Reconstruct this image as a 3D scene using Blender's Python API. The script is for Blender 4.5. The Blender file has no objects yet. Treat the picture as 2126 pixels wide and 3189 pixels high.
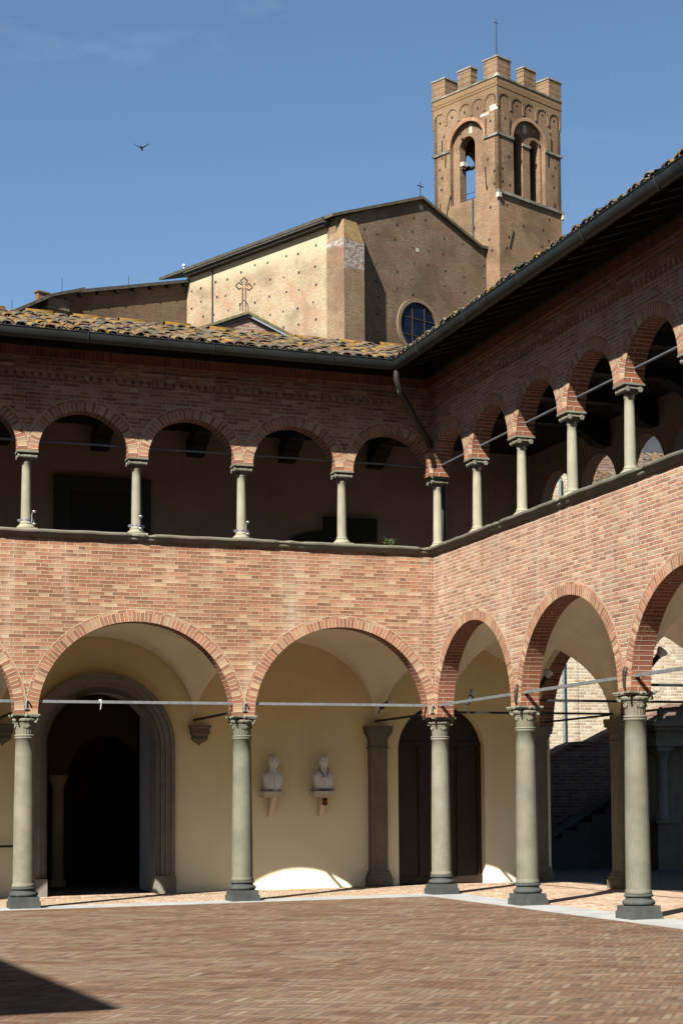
import bpy, math, random
from math import pi, sin, cos, radians, sqrt, floor
from mathutils import Vector, Matrix
random.seed(7)
sc = bpy.context.scene
C = sc.collection
# ------------------------------------------------------------------ camera, sky, sun, exposure
cam = bpy.data.objects.new('camera', bpy.data.cameras.new('camera')); C.objects.link(cam); sc.camera = cam
R_ = Vector((0.92606, -0.37718, -0.01158)); U_ = Vector((-0.01608, -0.07014, 0.99741)); F_ = Vector((0.37616, 0.92377, 0.07104))
R_ = R_.normalized(); F_ = (F_ - R_*F_.dot(R_)).normalized(); U_ = R_.cross(F_)
cam.matrix_world = Matrix(((R_.x, U_.x, -F_.x, -10.4407), (R_.y, U_.y, -F_.y, -26.4645), (R_.z, U_.z, -F_.z, 1.5373), (0, 0, 0, 1)))
cd = cam.data; cd.sensor_fit = 'HORIZONTAL'; cd.sensor_width = 36; cd.lens = 5359.13/2126*36
cd.shift_x = (1063-1431.07)/2126; cd.shift_y = (2112.68-1594.5)/2126; cd.clip_end = 3000
SUN_EL, SUN_AZ = radians(39.2), radians(46.8)          # the sun stands behind the camera's left shoulder
L_ = Vector((-cos(SUN_EL)*sin(SUN_AZ), -cos(SUN_EL)*cos(SUN_AZ), sin(SUN_EL)))
sl = bpy.data.lights.new('sun', 'SUN'); sl.energy = 5.0; sl.angle = radians(0.5); sl.color = (1, .97, .885)
so = bpy.data.objects.new('sun', sl); C.objects.link(so); so.rotation_euler = L_.to_track_quat('Z', 'Y').to_euler()
W = bpy.data.worlds.new('World'); sc.world = W; W.use_nodes = True
wt = W.node_tree; wt.nodes.clear()
sky = wt.nodes.new('ShaderNodeTexSky'); sky.sky_type = 'NISHITA'; sky.sun_disc = False
sky.sun_elevation = SUN_EL; sky.sun_rotation = math.atan2(L_.x, L_.y); sky.air_density = .68; sky.dust_density = .8; sky.ozone_density = .7; sky.altitude = 300
bg = wt.nodes.new('ShaderNodeBackground'); bg.inputs[1].default_value = .05
wo = wt.nodes.new('ShaderNodeOutputWorld')
tcw = wt.nodes.new('ShaderNodeTexCoord'); mpw = wt.nodes.new('ShaderNodeMapping'); mpw.inputs['Scale'].default_value = (2.2, 2.2, 7)
nzw = wt.nodes.new('ShaderNodeTexNoise'); nzw.inputs['Scale'].default_value = 2.1; nzw.inputs['Detail'].default_value = 7; nzw.inputs['Roughness'].default_value = .62
rpw = wt.nodes.new('ShaderNodeValToRGB'); rpw.color_ramp.elements[0].position = .56; rpw.color_ramp.elements[0].color = (0, 0, 0, 1); rpw.color_ramp.elements[1].position = .85; rpw.color_ramp.elements[1].color = (.09, .09, .09, 1)
mxw = wt.nodes.new('ShaderNodeMix'); mxw.data_type = 'RGBA'; mxw.inputs[7].default_value = (9.5, 10.2, 11, 1)
wt.links.new(tcw.outputs['Generated'], mpw.inputs[0]); wt.links.new(mpw.outputs[0], nzw.inputs['Vector']); wt.links.new(nzw.outputs[0], rpw.inputs[0])
wt.links.new(rpw.outputs[0], mxw.inputs[0]); wt.links.new(sky.outputs[0], mxw.inputs[6]); tnt = wt.nodes.new('ShaderNodeMix'); tnt.data_type = 'RGBA'; tnt.blend_type = 'MULTIPLY'; tnt.inputs[0].default_value = 1; tnt.inputs[7].default_value = (.75, .85, .855, 1); wt.links.new(mxw.outputs[2], tnt.inputs[6]); wt.links.new(tnt.outputs[2], bg.inputs[0]); wt.links.new(bg.outputs[0], wo.inputs[0])
vs = sc.view_settings; vs.view_transform = 'Standard'; vs.look = 'None'; vs.gamma = 1; vs.use_curve_mapping = False; vs.exposure = 1.92
sc.cycles.max_bounces = 8; sc.cycles.diffuse_bounces = 4

# ------------------------------------------------------------------ materials
ALB = .40      # overall reflectance of the place's surfaces
class G:
    def __init__(s, name, rough=.85):
        s.mat = bpy.data.materials.new(name); s.mat.use_nodes = True; s.t = s.mat.node_tree
        s.b = s.t.nodes['Principled BSDF']; s.b.inputs['Roughness'].default_value = rough
        s.b.inputs['Specular IOR Level'].default_value = .25
        s._uv = s._ob = None
    def n(s, ty): return s.t.nodes.new('ShaderNode'+ty)
    def put(s, sock, v):
        if isinstance(v, bpy.types.NodeSocket): s.t.links.new(v, sock)
        elif v is not None: sock.default_value = (*v, 1) if isinstance(v, tuple) and len(v) == 3 and sock.type == 'RGBA' else v
    def m(s, op, a, b=None, c=None):
        q = s.n('Math'); q.operation = op
        for i, v in enumerate((a, b, c)):
            if v is not None: s.put(q.inputs[i], v)
        return q.outputs[0]
    def sst(s, x, a, b):
        q = s.n('MapRange'); q.interpolation_type = 'SMOOTHSTEP'; s.put(q.inputs[0], x); q.inputs[1].default_value = a; q.inputs[2].default_value = b
        return q.outputs[0]
    def uv(s):
        if not s._uv: s._uv = s.n('TexCoord')
        return s._uv.outputs['UV']
    def obj(s):
        if not s._uv: s._uv = s.n('TexCoord')
        return s._uv.outputs['Object']
    def sep(s, v): q = s.n('SeparateXYZ'); s.put(q.inputs[0], v); return q.outputs
    def comb(s, x, y, z=0): q = s.n('CombineXYZ'); s.put(q.inputs[0], x); s.put(q.inputs[1], y); s.put(q.inputs[2], z); return q.outputs[0]
    def noise(s, vec, sc_, det=4, ro=.55, col=False):
        q = s.n('TexNoise'); s.put(q.inputs['Vector'], vec); q.inputs['Scale'].default_value = sc_; q.inputs['Detail'].default_value = det; q.inputs['Roughness'].default_value = ro
        return q.outputs[1 if col else 0]
    def wn(s, vec): q = s.n('TexWhiteNoise'); s.put(q.inputs[0], vec); return q.outputs[0]
    def scale(s, v, k):
        q = s.n('Mapping'); s.put(q.inputs[0], v); q.inputs['Scale'].default_value = k; return q.outputs[0]
    def ramp(s, f, stops, const=False):
        q = s.n('ValToRGB'); s.put(q.inputs[0], f); e = q.color_ramp.elements
        if const: q.color_ramp.interpolation = 'CONSTANT'
        while len(e) < len(stops): e.new(.5)
        for x, (p, c_) in zip(e, stops): x.position = p; x.color = (*c_, 1)
        return q.outputs[0]
    def mix(s, f, a, b, mode='MIX'):
        q = s.n('Mix'); q.data_type = 'RGBA'; q.blend_type = mode; s.put(q.inputs[0], f); s.put(q.inputs[6], a); s.put(q.inputs[7], b); return q.outputs[2]
    def bump(s, h, st, dist):
        q = s.n('Bump'); s.put(q.inputs['Height'], h); q.inputs['Strength'].default_value = st; q.inputs['Distance'].default_value = dist
        s.t.links.new(q.outputs[0], s.b.inputs['Normal'])
    def col(s, v, k=None): s.put(s.b.inputs['Base Color'], s.mix(1, v, (k or ALB,)*3, 'MULTIPLY')); return s

def tone(c_, k): return tuple(min(1, x*k) for x in c_)

def brick_mat(name, W_, H_, mt, ramp, mortar, wob=.006, mott=.35, bump=.6, stain=0, split=True, var=.5):
    g = G(name, .9)
    uv = g.uv()
    nz = g.noise(uv, 9, 2, .5, True); sx = g.sep(nz); s0 = g.sep(uv)
    u = g.m('MULTIPLY_ADD', sx[0], wob*2, s0[0]); v = g.m('MULTIPLY_ADD', sx[1], wob*1.6, s0[1])
    vr = g.m('DIVIDE', v, H_); row = g.m('FLOOR', vr); fv = g.m('SUBTRACT', vr, row)
    rr = g.wn(g.comb(row, 3.3)); off = g.m('MULTIPLY_ADD', rr, .07, g.m('MULTIPLY', row, .5))
    U = g.m('ADD', g.m('DIVIDE', u, W_), off); cell = g.m('FLOOR', U); fu = g.m('SUBTRACT', U, cell)
    if split:
        sp = g.m('MULTIPLY_ADD', g.wn(g.comb(cell, row, 1)), .07, .635)
        sub = g.m('GREATER_THAN', fu, sp); ds = g.m('ABSOLUTE', g.m('SUBTRACT', fu, sp))
        du = g.m('MINIMUM', g.m('MINIMUM', fu, g.m('SUBTRACT', 1, fu)), ds)
        cid = g.m('MULTIPLY_ADD', cell, 2, sub)
    else:
        du = g.m('MINIMUM', fu, g.m('SUBTRACT', 1, fu)); cid = cell
    dv = g.m('MINIMUM', fv, g.m('SUBTRACT', 1, fv))
    ed = g.m('MINIMUM', g.m('MULTIPLY', du, W_), g.m('MULTIPLY', dv, H_))
    fine = g.noise(g.obj(), 55, 4, .65)
    ed2 = g.m('MULTIPLY_ADD', g.m('SUBTRACT', fine, .5), mt*.9, ed)
    br = g.sst(ed2, mt*.45, mt*1.05)
    rid = g.wn(g.comb(cid, row, 7)); c_ = g.ramp(rid, ramp, True)
    mo = g.noise(g.scale(g.obj(), (1, 1, 2.0)), 19, 6, .72)
    c_ = g.mix(mott, c_, g.ramp(mo, [(.3, tone(ramp[0][1], .8)), (.5, ramp[len(ramp)//2][1]), (.72, tone(mortar, .95))]))
    v2 = g.wn(g.comb(cid, row, 11)); c_ = g.mix(1, c_, g.ramp(v2, [(0, (1-var*.55,)*3), (1, (1+var*.25,)*3)]), 'MULTIPLY')
    c_ = g.mix(br, mortar, c_)
    big = g.noise(g.obj(), .7, 5, .6); c_ = g.mix(1, c_, g.ramp(big, [(.3, (.8, .78, .76)), (.68, (1.08, 1.08, 1.08))]), 'MULTIPLY')
    if stain:
        st = g.noise(g.scale(g.obj(), (1.6, 1.6, .25)), 1.4, 5, .6); c_ = g.mix(g.m('MULTIPLY', g.sst(st, .52, .74), stain), c_, (.72, .62, .5))
    g.col(c_); g.bump(g.m('MULTIPLY_ADD', fine, .35, br), bump, .008)
    return g.mat

BR = [(0, (.29, .088, .046)), (.24, (.385, .13, .071)), (.48, (.455, .185, .104)), (.68, (.53, .30, .175)), (.82, (.60, .41, .25)), (.94, (.24, .08, .046))]
BR2 = [(0, (.35, .125, .072)), (.24, (.42, .17, .102)), (.5, (.48, .23, .14)), (.7, (.54, .32, .21)), (.85, (.57, .40, .275)), (.94, (.31, .11, .068))]
brick = brick_mat('red_brick', .385, .0572, .0072, BR, (.56, .43, .28), stain=.3, bump=.9, mott=.36, wob=.008)
brick2 = brick_mat('pink_brick', .385, .0572, .0085, BR2, (.66, .56, .44), stain=.4, bump=.9, mott=.42, wob=.008)
ring_brick = brick_mat('arch_brick', 5.0, .062, .008, BR, (.55, .45, .33), split=False, wob=.005)
edge_brick = brick_mat('arch_edge_brick', .135, .047, .0075, BR, (.58, .48, .35), split=False)
soff_brick = brick_mat('soffit_brick', .9, .066, .0075, [(0, (.32, .105, .055)), (.4, (.38, .135, .07)), (.75, (.29, .095, .052))], (.55, .42, .31), split=False, mott=.25)
sold_brick = brick_mat('soldier_brick', .07, .34, .006, [(0, (.33, .115, .065)), (.4, (.4, .15, .085)), (.75, (.29, .1, .06))], (.42, .27, .18), split=False)
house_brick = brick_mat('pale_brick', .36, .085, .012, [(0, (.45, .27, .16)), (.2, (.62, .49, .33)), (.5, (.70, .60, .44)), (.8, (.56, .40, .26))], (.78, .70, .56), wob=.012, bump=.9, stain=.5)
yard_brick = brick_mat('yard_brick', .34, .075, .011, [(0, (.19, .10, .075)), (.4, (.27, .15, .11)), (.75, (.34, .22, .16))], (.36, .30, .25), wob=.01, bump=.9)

def church_mat(name, base, dark, patch=None, moss=0, lite=None, top=None):
    g = G(name, .95); uv = g.uv(); ob = g.obj(); s0 = g.sep(uv)
    row = g.noise(g.scale(uv, (.7, 5, 1)), 1.3, 6, .75); fin = g.noise(g.scale(uv, (2.0, 8, 1)), 1.7, 4, .75)
    c_ = g.mix(g.sst(row, .3, .72), dark, base)
    c_ = g.mix(g.m('MULTIPLY', g.sst(fin, .48, .7), .7), c_, tone(base, 1.42))
    c_ = g.mix(g.m('MULTIPLY', g.sst(fin, .5, .3), .6), c_, tone(dark, .55))
    big = g.noise(uv, .23, 6, .65); c_ = g.mix(g.m('MULTIPLY', g.sst(big, .44, .62), .85), c_, tone(dark, .68))
    red = g.noise(uv, .5, 5, .6); c_ = g.mix(g.m('MULTIPLY', g.sst(red, .48, .66), .55), c_, tone((.30, .155, .095), base[0]*2.6))
    if moss:
        mo = g.noise(g.scale(uv, (1, .16, 1)), .55, 6, .7); c_ = g.mix(g.m('MULTIPLY', g.sst(mo, .5, .68), moss), c_, (.15, .115, .05))
    if patch:   # an old lime-washed area with a ragged lower edge
        u0, v0, sl_ = patch
        ln = g.m('ADD', s0[1], g.m('MULTIPLY', g.m('SUBTRACT', s0[0], u0), sl_)); wv = g.m('MULTIPLY_ADD', g.noise(uv, .35, 5, .6), 1.1, ln)
        k = g.m('MULTIPLY', g.sst(wv, v0+.4, v0+.75) if top else g.sst(wv, v0-.1, v0+1.5), .8 if top else .7)
        if top:      # mineral bloom: a band that stops at a height and breaks up
            k = g.m('MULTIPLY', g.m('MULTIPLY', k, g.sst(s0[1], top[0]+.1, top[0])), g.sst(g.noise(uv, 3.5, 6, .75), .42, .6))
        c_ = g.mix(k, c_, lite)
    g.col(c_); g.bump(g.m('ADD', row, fin), .55, .05); return g.mat
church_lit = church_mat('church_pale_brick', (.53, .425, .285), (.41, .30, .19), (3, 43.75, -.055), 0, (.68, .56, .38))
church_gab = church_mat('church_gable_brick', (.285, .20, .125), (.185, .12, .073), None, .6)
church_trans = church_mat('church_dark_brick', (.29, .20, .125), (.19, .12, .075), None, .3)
tower_top = church_mat('tower_frieze_brick', (.34, .23, .14), (.22, .135, .08), (0, 60.7, 0), .3, (.29, .18, .085))
tower_mat = church_mat('tower_brick', (.375, .25, .152), (.245, .145, .085), None, .5)
butt_lichen = church_mat('buttress_lichen', (.32, .21, .085), (.22, .13, .05), None, .3)
butt_mat = church_mat('buttress_brick', (.36, .26, .165), (.26, .165, .10), (-17, 42.1, -.1), .2, (.60, .60, .58), (44.3, 43.6))
apse_mat = church_mat('apse_brick', (.27, .20, .13), (.17, .12, .075), None, .5)

def plain(name, c1, c2, sc_=4, rough=.8, det=5, bump=0, spec=.25, metal=0, st=None, kk=None):
    g = G(name, rough); g.b.inputs['Specular IOR Level'].default_value = spec; g.b.inputs['Metallic'].default_value = metal
    v = g.obj() if st is None else g.scale(g.obj(), st)
    nz = g.noise(v, sc_, det, .6); c_ = g.mix(g.sst(nz, .3, .7), c1, c2); g.col(c_, kk)
    if bump: g.bump(g.noise(g.obj(), sc_*7, 5, .6), bump, .01)
    return g.mat
def stone_mat(name, a, b, stain, k=1):
    g = G(name, .82); oi = g.n('ObjectInfo').outputs['Random']; va = g.n('VectorMath'); g.put(va.inputs[0], g.obj()); g.put(va.inputs[1], g.comb(g.m('MULTIPLY', oi, 37.), g.m('MULTIPLY', oi, 91.), 0)); ob = va.outputs[0]; nz = g.noise(ob, 3.2, 6, .62); c_ = g.mix(g.sst(nz, .32, .68), a, b)
    st = g.noise(g.scale(ob, (5, 5, .8)), 1.8, 5, .65); c_ = g.mix(g.m('MULTIPLY', g.sst(st, .52, .72), .55), c_, stain)
    sp = g.noise(ob, 38, 3, .7); c_ = g.mix(g.m('MULTIPLY', g.sst(sp, .6, .75), .3), c_, tone(a, .55)); c_ = g.mix(1, c_, g.ramp(oi, [(0, (.82, .84, .82)), (1, (1.1, 1.08, 1.05))]), 'MULTIPLY')
    g.col(c_); g.bump(g.m('MULTIPLY_ADD', sp, .6, nz), .35, .006); return g.mat
pietra = stone_mat('grey_sandstone', (.20, .188, .142), (.27, .255, .197), (.225, .195, .127))
pietra_l = stone_mat('pale_sandstone', (.35, .32, .24), (.43, .395, .30), (.31, .255, .16))
base_st = stone_mat('dark_base_stone', (.06, .066, .062), (.10, .106, .098), (.17, .17, .145))
portal_st = stone_mat('portal_stone', (.235, .225, .195), (.31, .295, .255), (.17, .16, .135))
brown_st = stone_mat('brown_stone', (.20, .175, .125), (.26, .23, .165), (.15, .12, .085))
white_st = plain('white_kerb_stone', (.46, .46, .45), (.58, .59, .58), 2.5, .7, 6, .25)
marble = plain('white_marble', (.66, .665, .62), (.76, .76, .71), 6, .55, 4, kk=.62)
beige_st = plain('beige_bracket_stone', (.60, .50, .39), (.67, .57, .45), 5, .7, kk=.62)
def plaster(name, a, b, c_low, kk=.4):
    g = G(name, .9); ob = g.obj(); nz = g.noise(ob, 1.1, 6, .6); fi = g.noise(ob, 11, 4, .6)
    c_ = g.mix(g.sst(nz, .3, .72), a, b); c_ = g.mix(g.m('MULTIPLY', g.sst(fi, .55, .75), .18), c_, tone(a, .75))
    z = g.sep(ob)[2]; dm = g.m('MULTIPLY', g.sst(g.m('MULTIPLY_ADD', nz, 1.6, z), 3.9, 1.1), .85); lk = g.noise(g.scale(ob, (2.2, 2.2, .22)), 1.3, 6, .65); c_ = g.mix(g.m('MULTIPLY', g.sst(lk, .54, .72), .22), c_, tone(b, .62)); c_ = g.mix(dm, c_, c_low)  # paler lower wall: faded paint, with floor bounce put into the colour
    g.col(c_, kk); g.bump(fi, .25, .004); return g.mat
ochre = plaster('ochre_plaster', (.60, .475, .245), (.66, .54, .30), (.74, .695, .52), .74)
vaultp = plaster('vault_plaster', (.64, .57, .42), (.70, .63, .48), (.66, .60, .47), .72)
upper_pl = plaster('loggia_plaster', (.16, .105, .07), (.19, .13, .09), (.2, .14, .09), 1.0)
grey_pl = plaster('grey_plaster', (.4, .4, .4), (.46, .46, .45), (.4, .4, .4))
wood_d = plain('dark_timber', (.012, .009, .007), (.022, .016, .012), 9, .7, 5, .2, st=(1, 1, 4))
door_w = plain('door_timber', (.030, .016, .010), (.046, .025, .015), 7, .5, 5, .1, st=(8, 8, .6))
dark_fill = plain('dark_interior', (.02, .016, .012), (.03, .024, .018), 3)  # near-black colour stands in for the dark inside of doorways; also dark boards
hole_m = plain('putlog_hole', (.012, .009, .006), (.02, .014, .01), 3)
gut_m = plain('gutter_metal', (.012, .014, .013), (.024, .028, .026), 3, .5, 4, 0, .25)
iron = plain('wrought_iron', (.02, .019, .018), (.04, .036, .032), 20, .6)
tie_iron = plain('painted_tie_iron', (.10, .105, .125), (.14, .15, .17), 6, .55)
steel = plain('galvanised_steel', (.33, .34, .35), (.45, .46, .48), 12, .42, 3, 0, .5, .55)
zinc = plain('zinc_flashing', (.42, .46, .48), (.52, .56, .58), 4, .4, 3, 0, .5, .4)
copper = plain('old_pipe_paint', (.16, .20, .21), (.22, .27, .28), 5, .6)
bronze = plain('bell_bronze', (.05, .075, .06), (.08, .11, .085), 6, .5, 3, 0, .5, .5)
white_p = plain('white_enamel', (.72, .72, .70), (.78, .78, .76), 5, .4)
tufa = plain('white_tower_stone', (.50, .47, .41), (.60, .57, .50), 4, .8)
str_st = plain('string_course_stone', (.11, .10, .07), (.34, .31, .25), 1.3, .9, 6)
slate = plain('merlon_cap', (.22, .205, .17), (.36, .34, .29), 2, .9)
glass = plain('window_glass', (.006, .009, .022), (.012, .017, .04), 1.5, .25, 3, 0, .12)
lead = plain('window_bars', (.045, .03, .025), (.06, .04, .032), 3)
red_p = plain('crest_red', (.45, .03, .02), (.5, .05, .03), 5)
leaf = plain('green_leaf', (.045, .075, .022), (.10, .14, .05), 30, .5)
hill_m = plain('hill_grass', (.07, .09, .035), (.11, .12, .06), .05, .9)
bird_m = plain('bird_feathers', (.06, .06, .07), (.12, .12, .13), 5)
wheat = plain('cord', (.5, .49, .46), (.6, .59, .55), 5)
dirt_g = plain('yard_paving_stone', (.075, .068, .06), (.11, .10, .09), 1.5, .9, 6, .3)

def pave_mat(name, ramp, mortar, w=.072, n=4, rot=.6, lite=.4, dirt=.85, kk=.31):
    g = G(name, .85); mp = g.n('Mapping'); g.put(mp.inputs[0], g.obj()); mp.inputs['Rotation'].default_value = (0, 0, rot); ob = mp.outputs[0]
    nz = g.noise(ob, 6, 2, .5, True); sx = g.sep(nz); s0 = g.sep(ob)
    x = g.m('DIVIDE', g.m('MULTIPLY_ADD', sx[0], .012, s0[0]), w); y = g.m('DIVIDE', g.m('MULTIPLY_ADD', sx[1], .012, s0[1]), w)
    i = g.m('FLOOR', x); j = g.m('FLOOR', y); fx = g.m('SUBTRACT', x, i); fy = g.m('SUBTRACT', y, j)
    k = g.m('FLOORED_MODULO', g.m('SUBTRACT', i, j), 2*n); hz = g.m('LESS_THAN', k, n-.5)
    bi = g.m('SUBTRACT', i, g.m('MULTIPLY', k, hz)); vz = g.m('SUBTRACT', 1, hz)
    bj = g.m('SUBTRACT', j, g.m('MULTIPLY', g.m('SUBTRACT', 2*n-1, k), vz))
    dx = g.m('MINIMUM', fx, g.m('SUBTRACT', 1, fx)); dy = g.m('MINIMUM', fy, g.m('SUBTRACT', 1, fy))
    ed = g.m('ADD', g.m('MULTIPLY', dy, hz), g.m('MULTIPLY', dx, vz))
    fine = g.noise(ob, 45, 4, .65); br = g.sst(g.m('MULTIPLY_ADD', g.m('SUBTRACT', fine, .5), .2, ed), .05, .15)
    rid = g.wn(g.comb(bi, bj, g.m('MULTIPLY', hz, 5))); c_ = g.ramp(rid, ramp, True)
    dst = g.noise(ob, 9, 5, .7); c_ = g.mix(g.m('MULTIPLY', g.sst(dst, .42, .68), .55), c_, tone(mortar, 1.1)); c_ = g.mix(br, mortar, c_)
    big = g.noise(g.obj(), .32, 6, .62); c_ = g.mix(g.m('MULTIPLY', g.sst(big, .44, .66), lite), c_, (.43, .33, .225))
    b2 = g.noise(g.scale(ob, (1, 2.2, 1)), .62, 7, .7); c_ = g.mix(g.m('MULTIPLY', g.sst(b2, .47, .64), dirt), c_, (.225, .10, .05))
    b3 = g.noise(g.scale(ob, (1, 2.6, 1)), 2.3, 6, .72); c_ = g.mix(g.m('MULTIPLY', g.sst(b3, .54, .72), .42), c_, (.44, .34, .24))
    g.col(c_, kk); r2 = g.wn(g.comb(bi, bj, 3.7)); r3 = g.wn(g.comb(bi, bj, 8.1)); tilt = g.m('ADD', g.m('MULTIPLY', g.m('SUBTRACT', r2, .5), fx), g.m('MULTIPLY', g.m('SUBTRACT', r3, .5), fy)); g.bump(g.m('ADD', g.m('MULTIPLY_ADD', fine, .5, br), g.m('MULTIPLY', tilt, 2.2)), 1.0, .012); return g.mat
pave = pave_mat('brick_paving', [(0, (.25, .125, .064)), (.25, (.31, .165, .088)), (.5, (.35, .215, .125)), (.8, (.39, .275, .178)), (.93, (.20, .10, .055))], (.27, .19, .12))
pave2 = pave_mat('gallery_paving', [(0, (.40, .23, .15)), (.3, (.48, .31, .21)), (.6, (.55, .40, .29)), (.85, (.35, .17, .10))], (.48, .38, .29), rot=.3, lite=.95, dirt=.15, kk=.58)

def tile_mat(name, lich, grey):
    g = G(name, .95); s0 = g.sep(g.uv()); r = s0[0]; ob = g.obj()
    c_ = g.ramp(r, [(0, (.13, .08, .05)), (.2, (.14, .115, .08)), (.42, (.21, .11, .065)), (.55, (.11, .10, .07)), (.8, (.20, .155, .11)), (.92, (.07, .06, .045))], True)
    gr = g.noise(ob, 6, 5, .65); c_ = g.mix(g.m('MULTIPLY', g.sst(gr, .54, .68), grey), c_, (.26, .25, .19))
    bl = g.noise(ob, 8, 5, .7); c_ = g.mix(g.m('MULTIPLY', g.sst(bl, .49, .61), .88), c_, (.022, .022, .015))
    th = g.m('MULTIPLY_ADD', s0[1], .3, g.noise(ob, 3.4, 6, .7)); c_ = g.mix(g.m('MULTIPLY', g.sst(th, .55, .64), lich), c_, (.34, .18, .015))
    t2 = g.noise(ob, 5.1, 5, .7); c_ = g.mix(g.m('MULTIPLY', g.sst(t2, .58, .68), lich*.6), c_, (.16, .145, .035))
    g.col(c_); g.bump(g.noise(ob, 30, 5, .7), .6, .012); return g.mat
tile = tile_mat('lichen_roof_tile', .8, .8)
tile_g = tile_mat('grey_roof_tile', .35, .8)

# ------------------------------------------------------------------ mesh helpers
class M:
    def __init__(s, xf=None, mats=None):
        s.v = []; s.f = []; s.u = []; s.mi = []; s.sm = []; s.xf = xf; s.mats = mats or []; s.cur = 0; s.smooth = False
    def p(s, *q):
        if s.xf: q = s.xf(*q)
        s.v.append(tuple(q)); return len(s.v)-1
    def face(s, pts, uvs=None):
        ids = [s.p(*q) for q in pts]
        if uvs is None: uvs = s.buv(pts)
        s.f.append(ids); s.u.append(uvs); s.mi.append(s.cur); s.sm.append(s.smooth)
    def buv(s, pts):
        a, b, c_ = Vector(pts[0]), Vector(pts[1]), Vector(pts[2]); n = (b-a).cross(c_-a)
        ax = max(range(3), key=lambda i: abs(n[i]))
        i, j = ((1, 2), (0, 2), (0, 1))[ax]
        return [(q[i], q[j]) for q in pts]
    def box(s, x0, x1, y0, y1, z0, z1, skip=''):
        c_ = [(x, y, z) for z in (z0, z1) for y in (y0, y1) for x in (x0, x1)]
        for k, q in (('b', (0, 2, 3, 1)), ('t', (4, 5, 7, 6)), ('f', (0, 1, 5, 4)), ('k', (3, 2, 6, 7)), ('l', (2, 0, 4, 6)), ('r', (1, 3, 7, 5))):
            if k not in skip: s.face([c_[i] for i in q])
    def prism(s, poly, y0, y1, axis='y'):   # polygon in (x,z) extruded along y
        n = len(poly)
        s.face([(x, y0, z) for x, z in poly]); s.face([(x, y1, z) for x, z in reversed(poly)])
        for i in range(n):
            (a, b), (c_, d) = poly[i], poly[(i+1) % n]
            s.face([(a, y0, b), (a, y1, b), (c_, y1, d), (c_, y0, d)])
    def grid(s, rows, closed=False, uvs=None):
        base = len(s.v); nr, nc = len(rows), len(rows[0])
        for r in rows:
            for q in r: s.p(*q)
        for i in range(nr-1):
            for j in range(nc if closed else nc-1):
                k = (j+1) % nc; ids = [base+i*nc+j, base+i*nc+k, base+(i+1)*nc+k, base+(i+1)*nc+j]
                s.f.append(ids)
                if uvs: s.u.append([uvs[i][j], uvs[i][j+1], uvs[i+1][j+1], uvs[i+1][j]])
                else: s.u.append([(j/nc, i/nr), ((j+1)/nc, i/nr), ((j+1)/nc, (i+1)/nr), (j/nc, (i+1)/nr)])
                s.mi.append(s.cur); s.sm.append(s.smooth)
    def lathe(s, prof, n=24, c=(0, 0), mod=None):
        rows = []
        for r, z in prof:
            rows.append([(c[0]+(r*(mod(a, z) if mod else 1))*cos(a), c[1]+(r*(mod(a, z) if mod else 1))*sin(a), z) for a in [2*pi*k/n for k in range(n)]])
        s.smooth = True; s.grid(rows, True); s.smooth = False
    def tube(s, pts, r, n=8, cap=True):
        pts = [Vector(q) for q in pts]; rows = []
        for i, q in enumerate(pts):
            t = (pts[min(i+1, len(pts)-1)]-pts[max(i-1, 0)]).normalized()
            up = Vector((0, 0, 1)) if abs(t.z) < .9 else Vector((1, 0, 0))
            a = t.cross(up).normalized(); b = t.cross(a); rr = r[i] if isinstance(r, (list, tuple)) else r
            rows.append([tuple(q+a*rr*cos(2*pi*k/n)+b*rr*sin(2*pi*k/n)) for k in range(n)])
        s.smooth = n > 4; s.grid(rows, True); s.smooth = False
        if cap: s.face(rows[0]); s.face(rows[-1])
    def ball(s, c, r, n=12, m=8, f=None):
        rows = []
        for i in range(m+1):
            t = pi*i/m
            rows.append([tuple(Vector(c)+Vector((r[0]*sin(t)*cos(a), r[1]*sin(t)*sin(a), r[2]*cos(t)))*(f(t, a) if f else 1)) for a in [2*pi*k/n for k in range(n)]])
        s.smooth = True; s.grid(rows, True); s.smooth = False
    # wall in the plane y=d0 (to d1), arched openings (c, hw, zspring, rise, zbase)
    def wall(s, x0, x1, z0, z1, d0, d1, ops, soff=None, n=36, back=True):
        ops = sorted(ops); x = x0
        def rect(a, b, c_, d):
            if b-a < 1e-4 or d-c_ < 1e-4: return
            for y in ((d0, d1) if back else (d0,)): s.face([(a, y, c_), (b, y, c_), (b, y, d), (a, y, d)])
        for (c_, hw, zs, ri, zb) in ops:
            rect(x, c_-hw, z0, z1); x = c_+hw
            if zb > z0: rect(c_-hw, c_+hw, z0, zb)
            P = [(c_-hw*cos(pi*k/n), zs+ri*sin(pi*k/n)) for k in range(n+1)]
            al = 0; keep = s.cur
            for k in range(n):
                (a, b), (e, f) = P[k], P[k+1]
                for y in ((d0, d1) if back else (d0,)): s.face([(a, y, b), (e, y, f), (e, y, z1), (a, y, z1)])
                dl = sqrt((e-a)**2+(f-b)**2)
                if soff is not None: s.cur = soff
                s.face([(a, d0, b), (e, d0, f), (e, d1, f), (a, d1, b)], [(d0, al), (d0, al+dl), (d1, al+dl), (d1, al)]); s.cur = keep; al += dl
            if soff is not None: s.cur = soff
            if zs > zb:
                for q in (c_-hw, c_+hw): s.face([(q, d0, zb), (q, d1, zb), (q, d1, zs), (q, d0, zs)], [(d0, zb), (d1, zb), (d1, zs), (d0, zs)])
            if zb > z0: s.face([(c_-hw, d0, zb), (c_+hw, d0, zb), (c_+hw, d1, zb), (c_-hw, d1, zb)])
            s.cur = keep
        rect(x, x1, z0, z1)
        s.face([(x0, d0, z0), (x0, d1, z0), (x0, d1, z1), (x0, d0, z1)]); s.face([(x1, d0, z0), (x1, d1, z0), (x1, d1, z1), (x1, d0, z1)])
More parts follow.
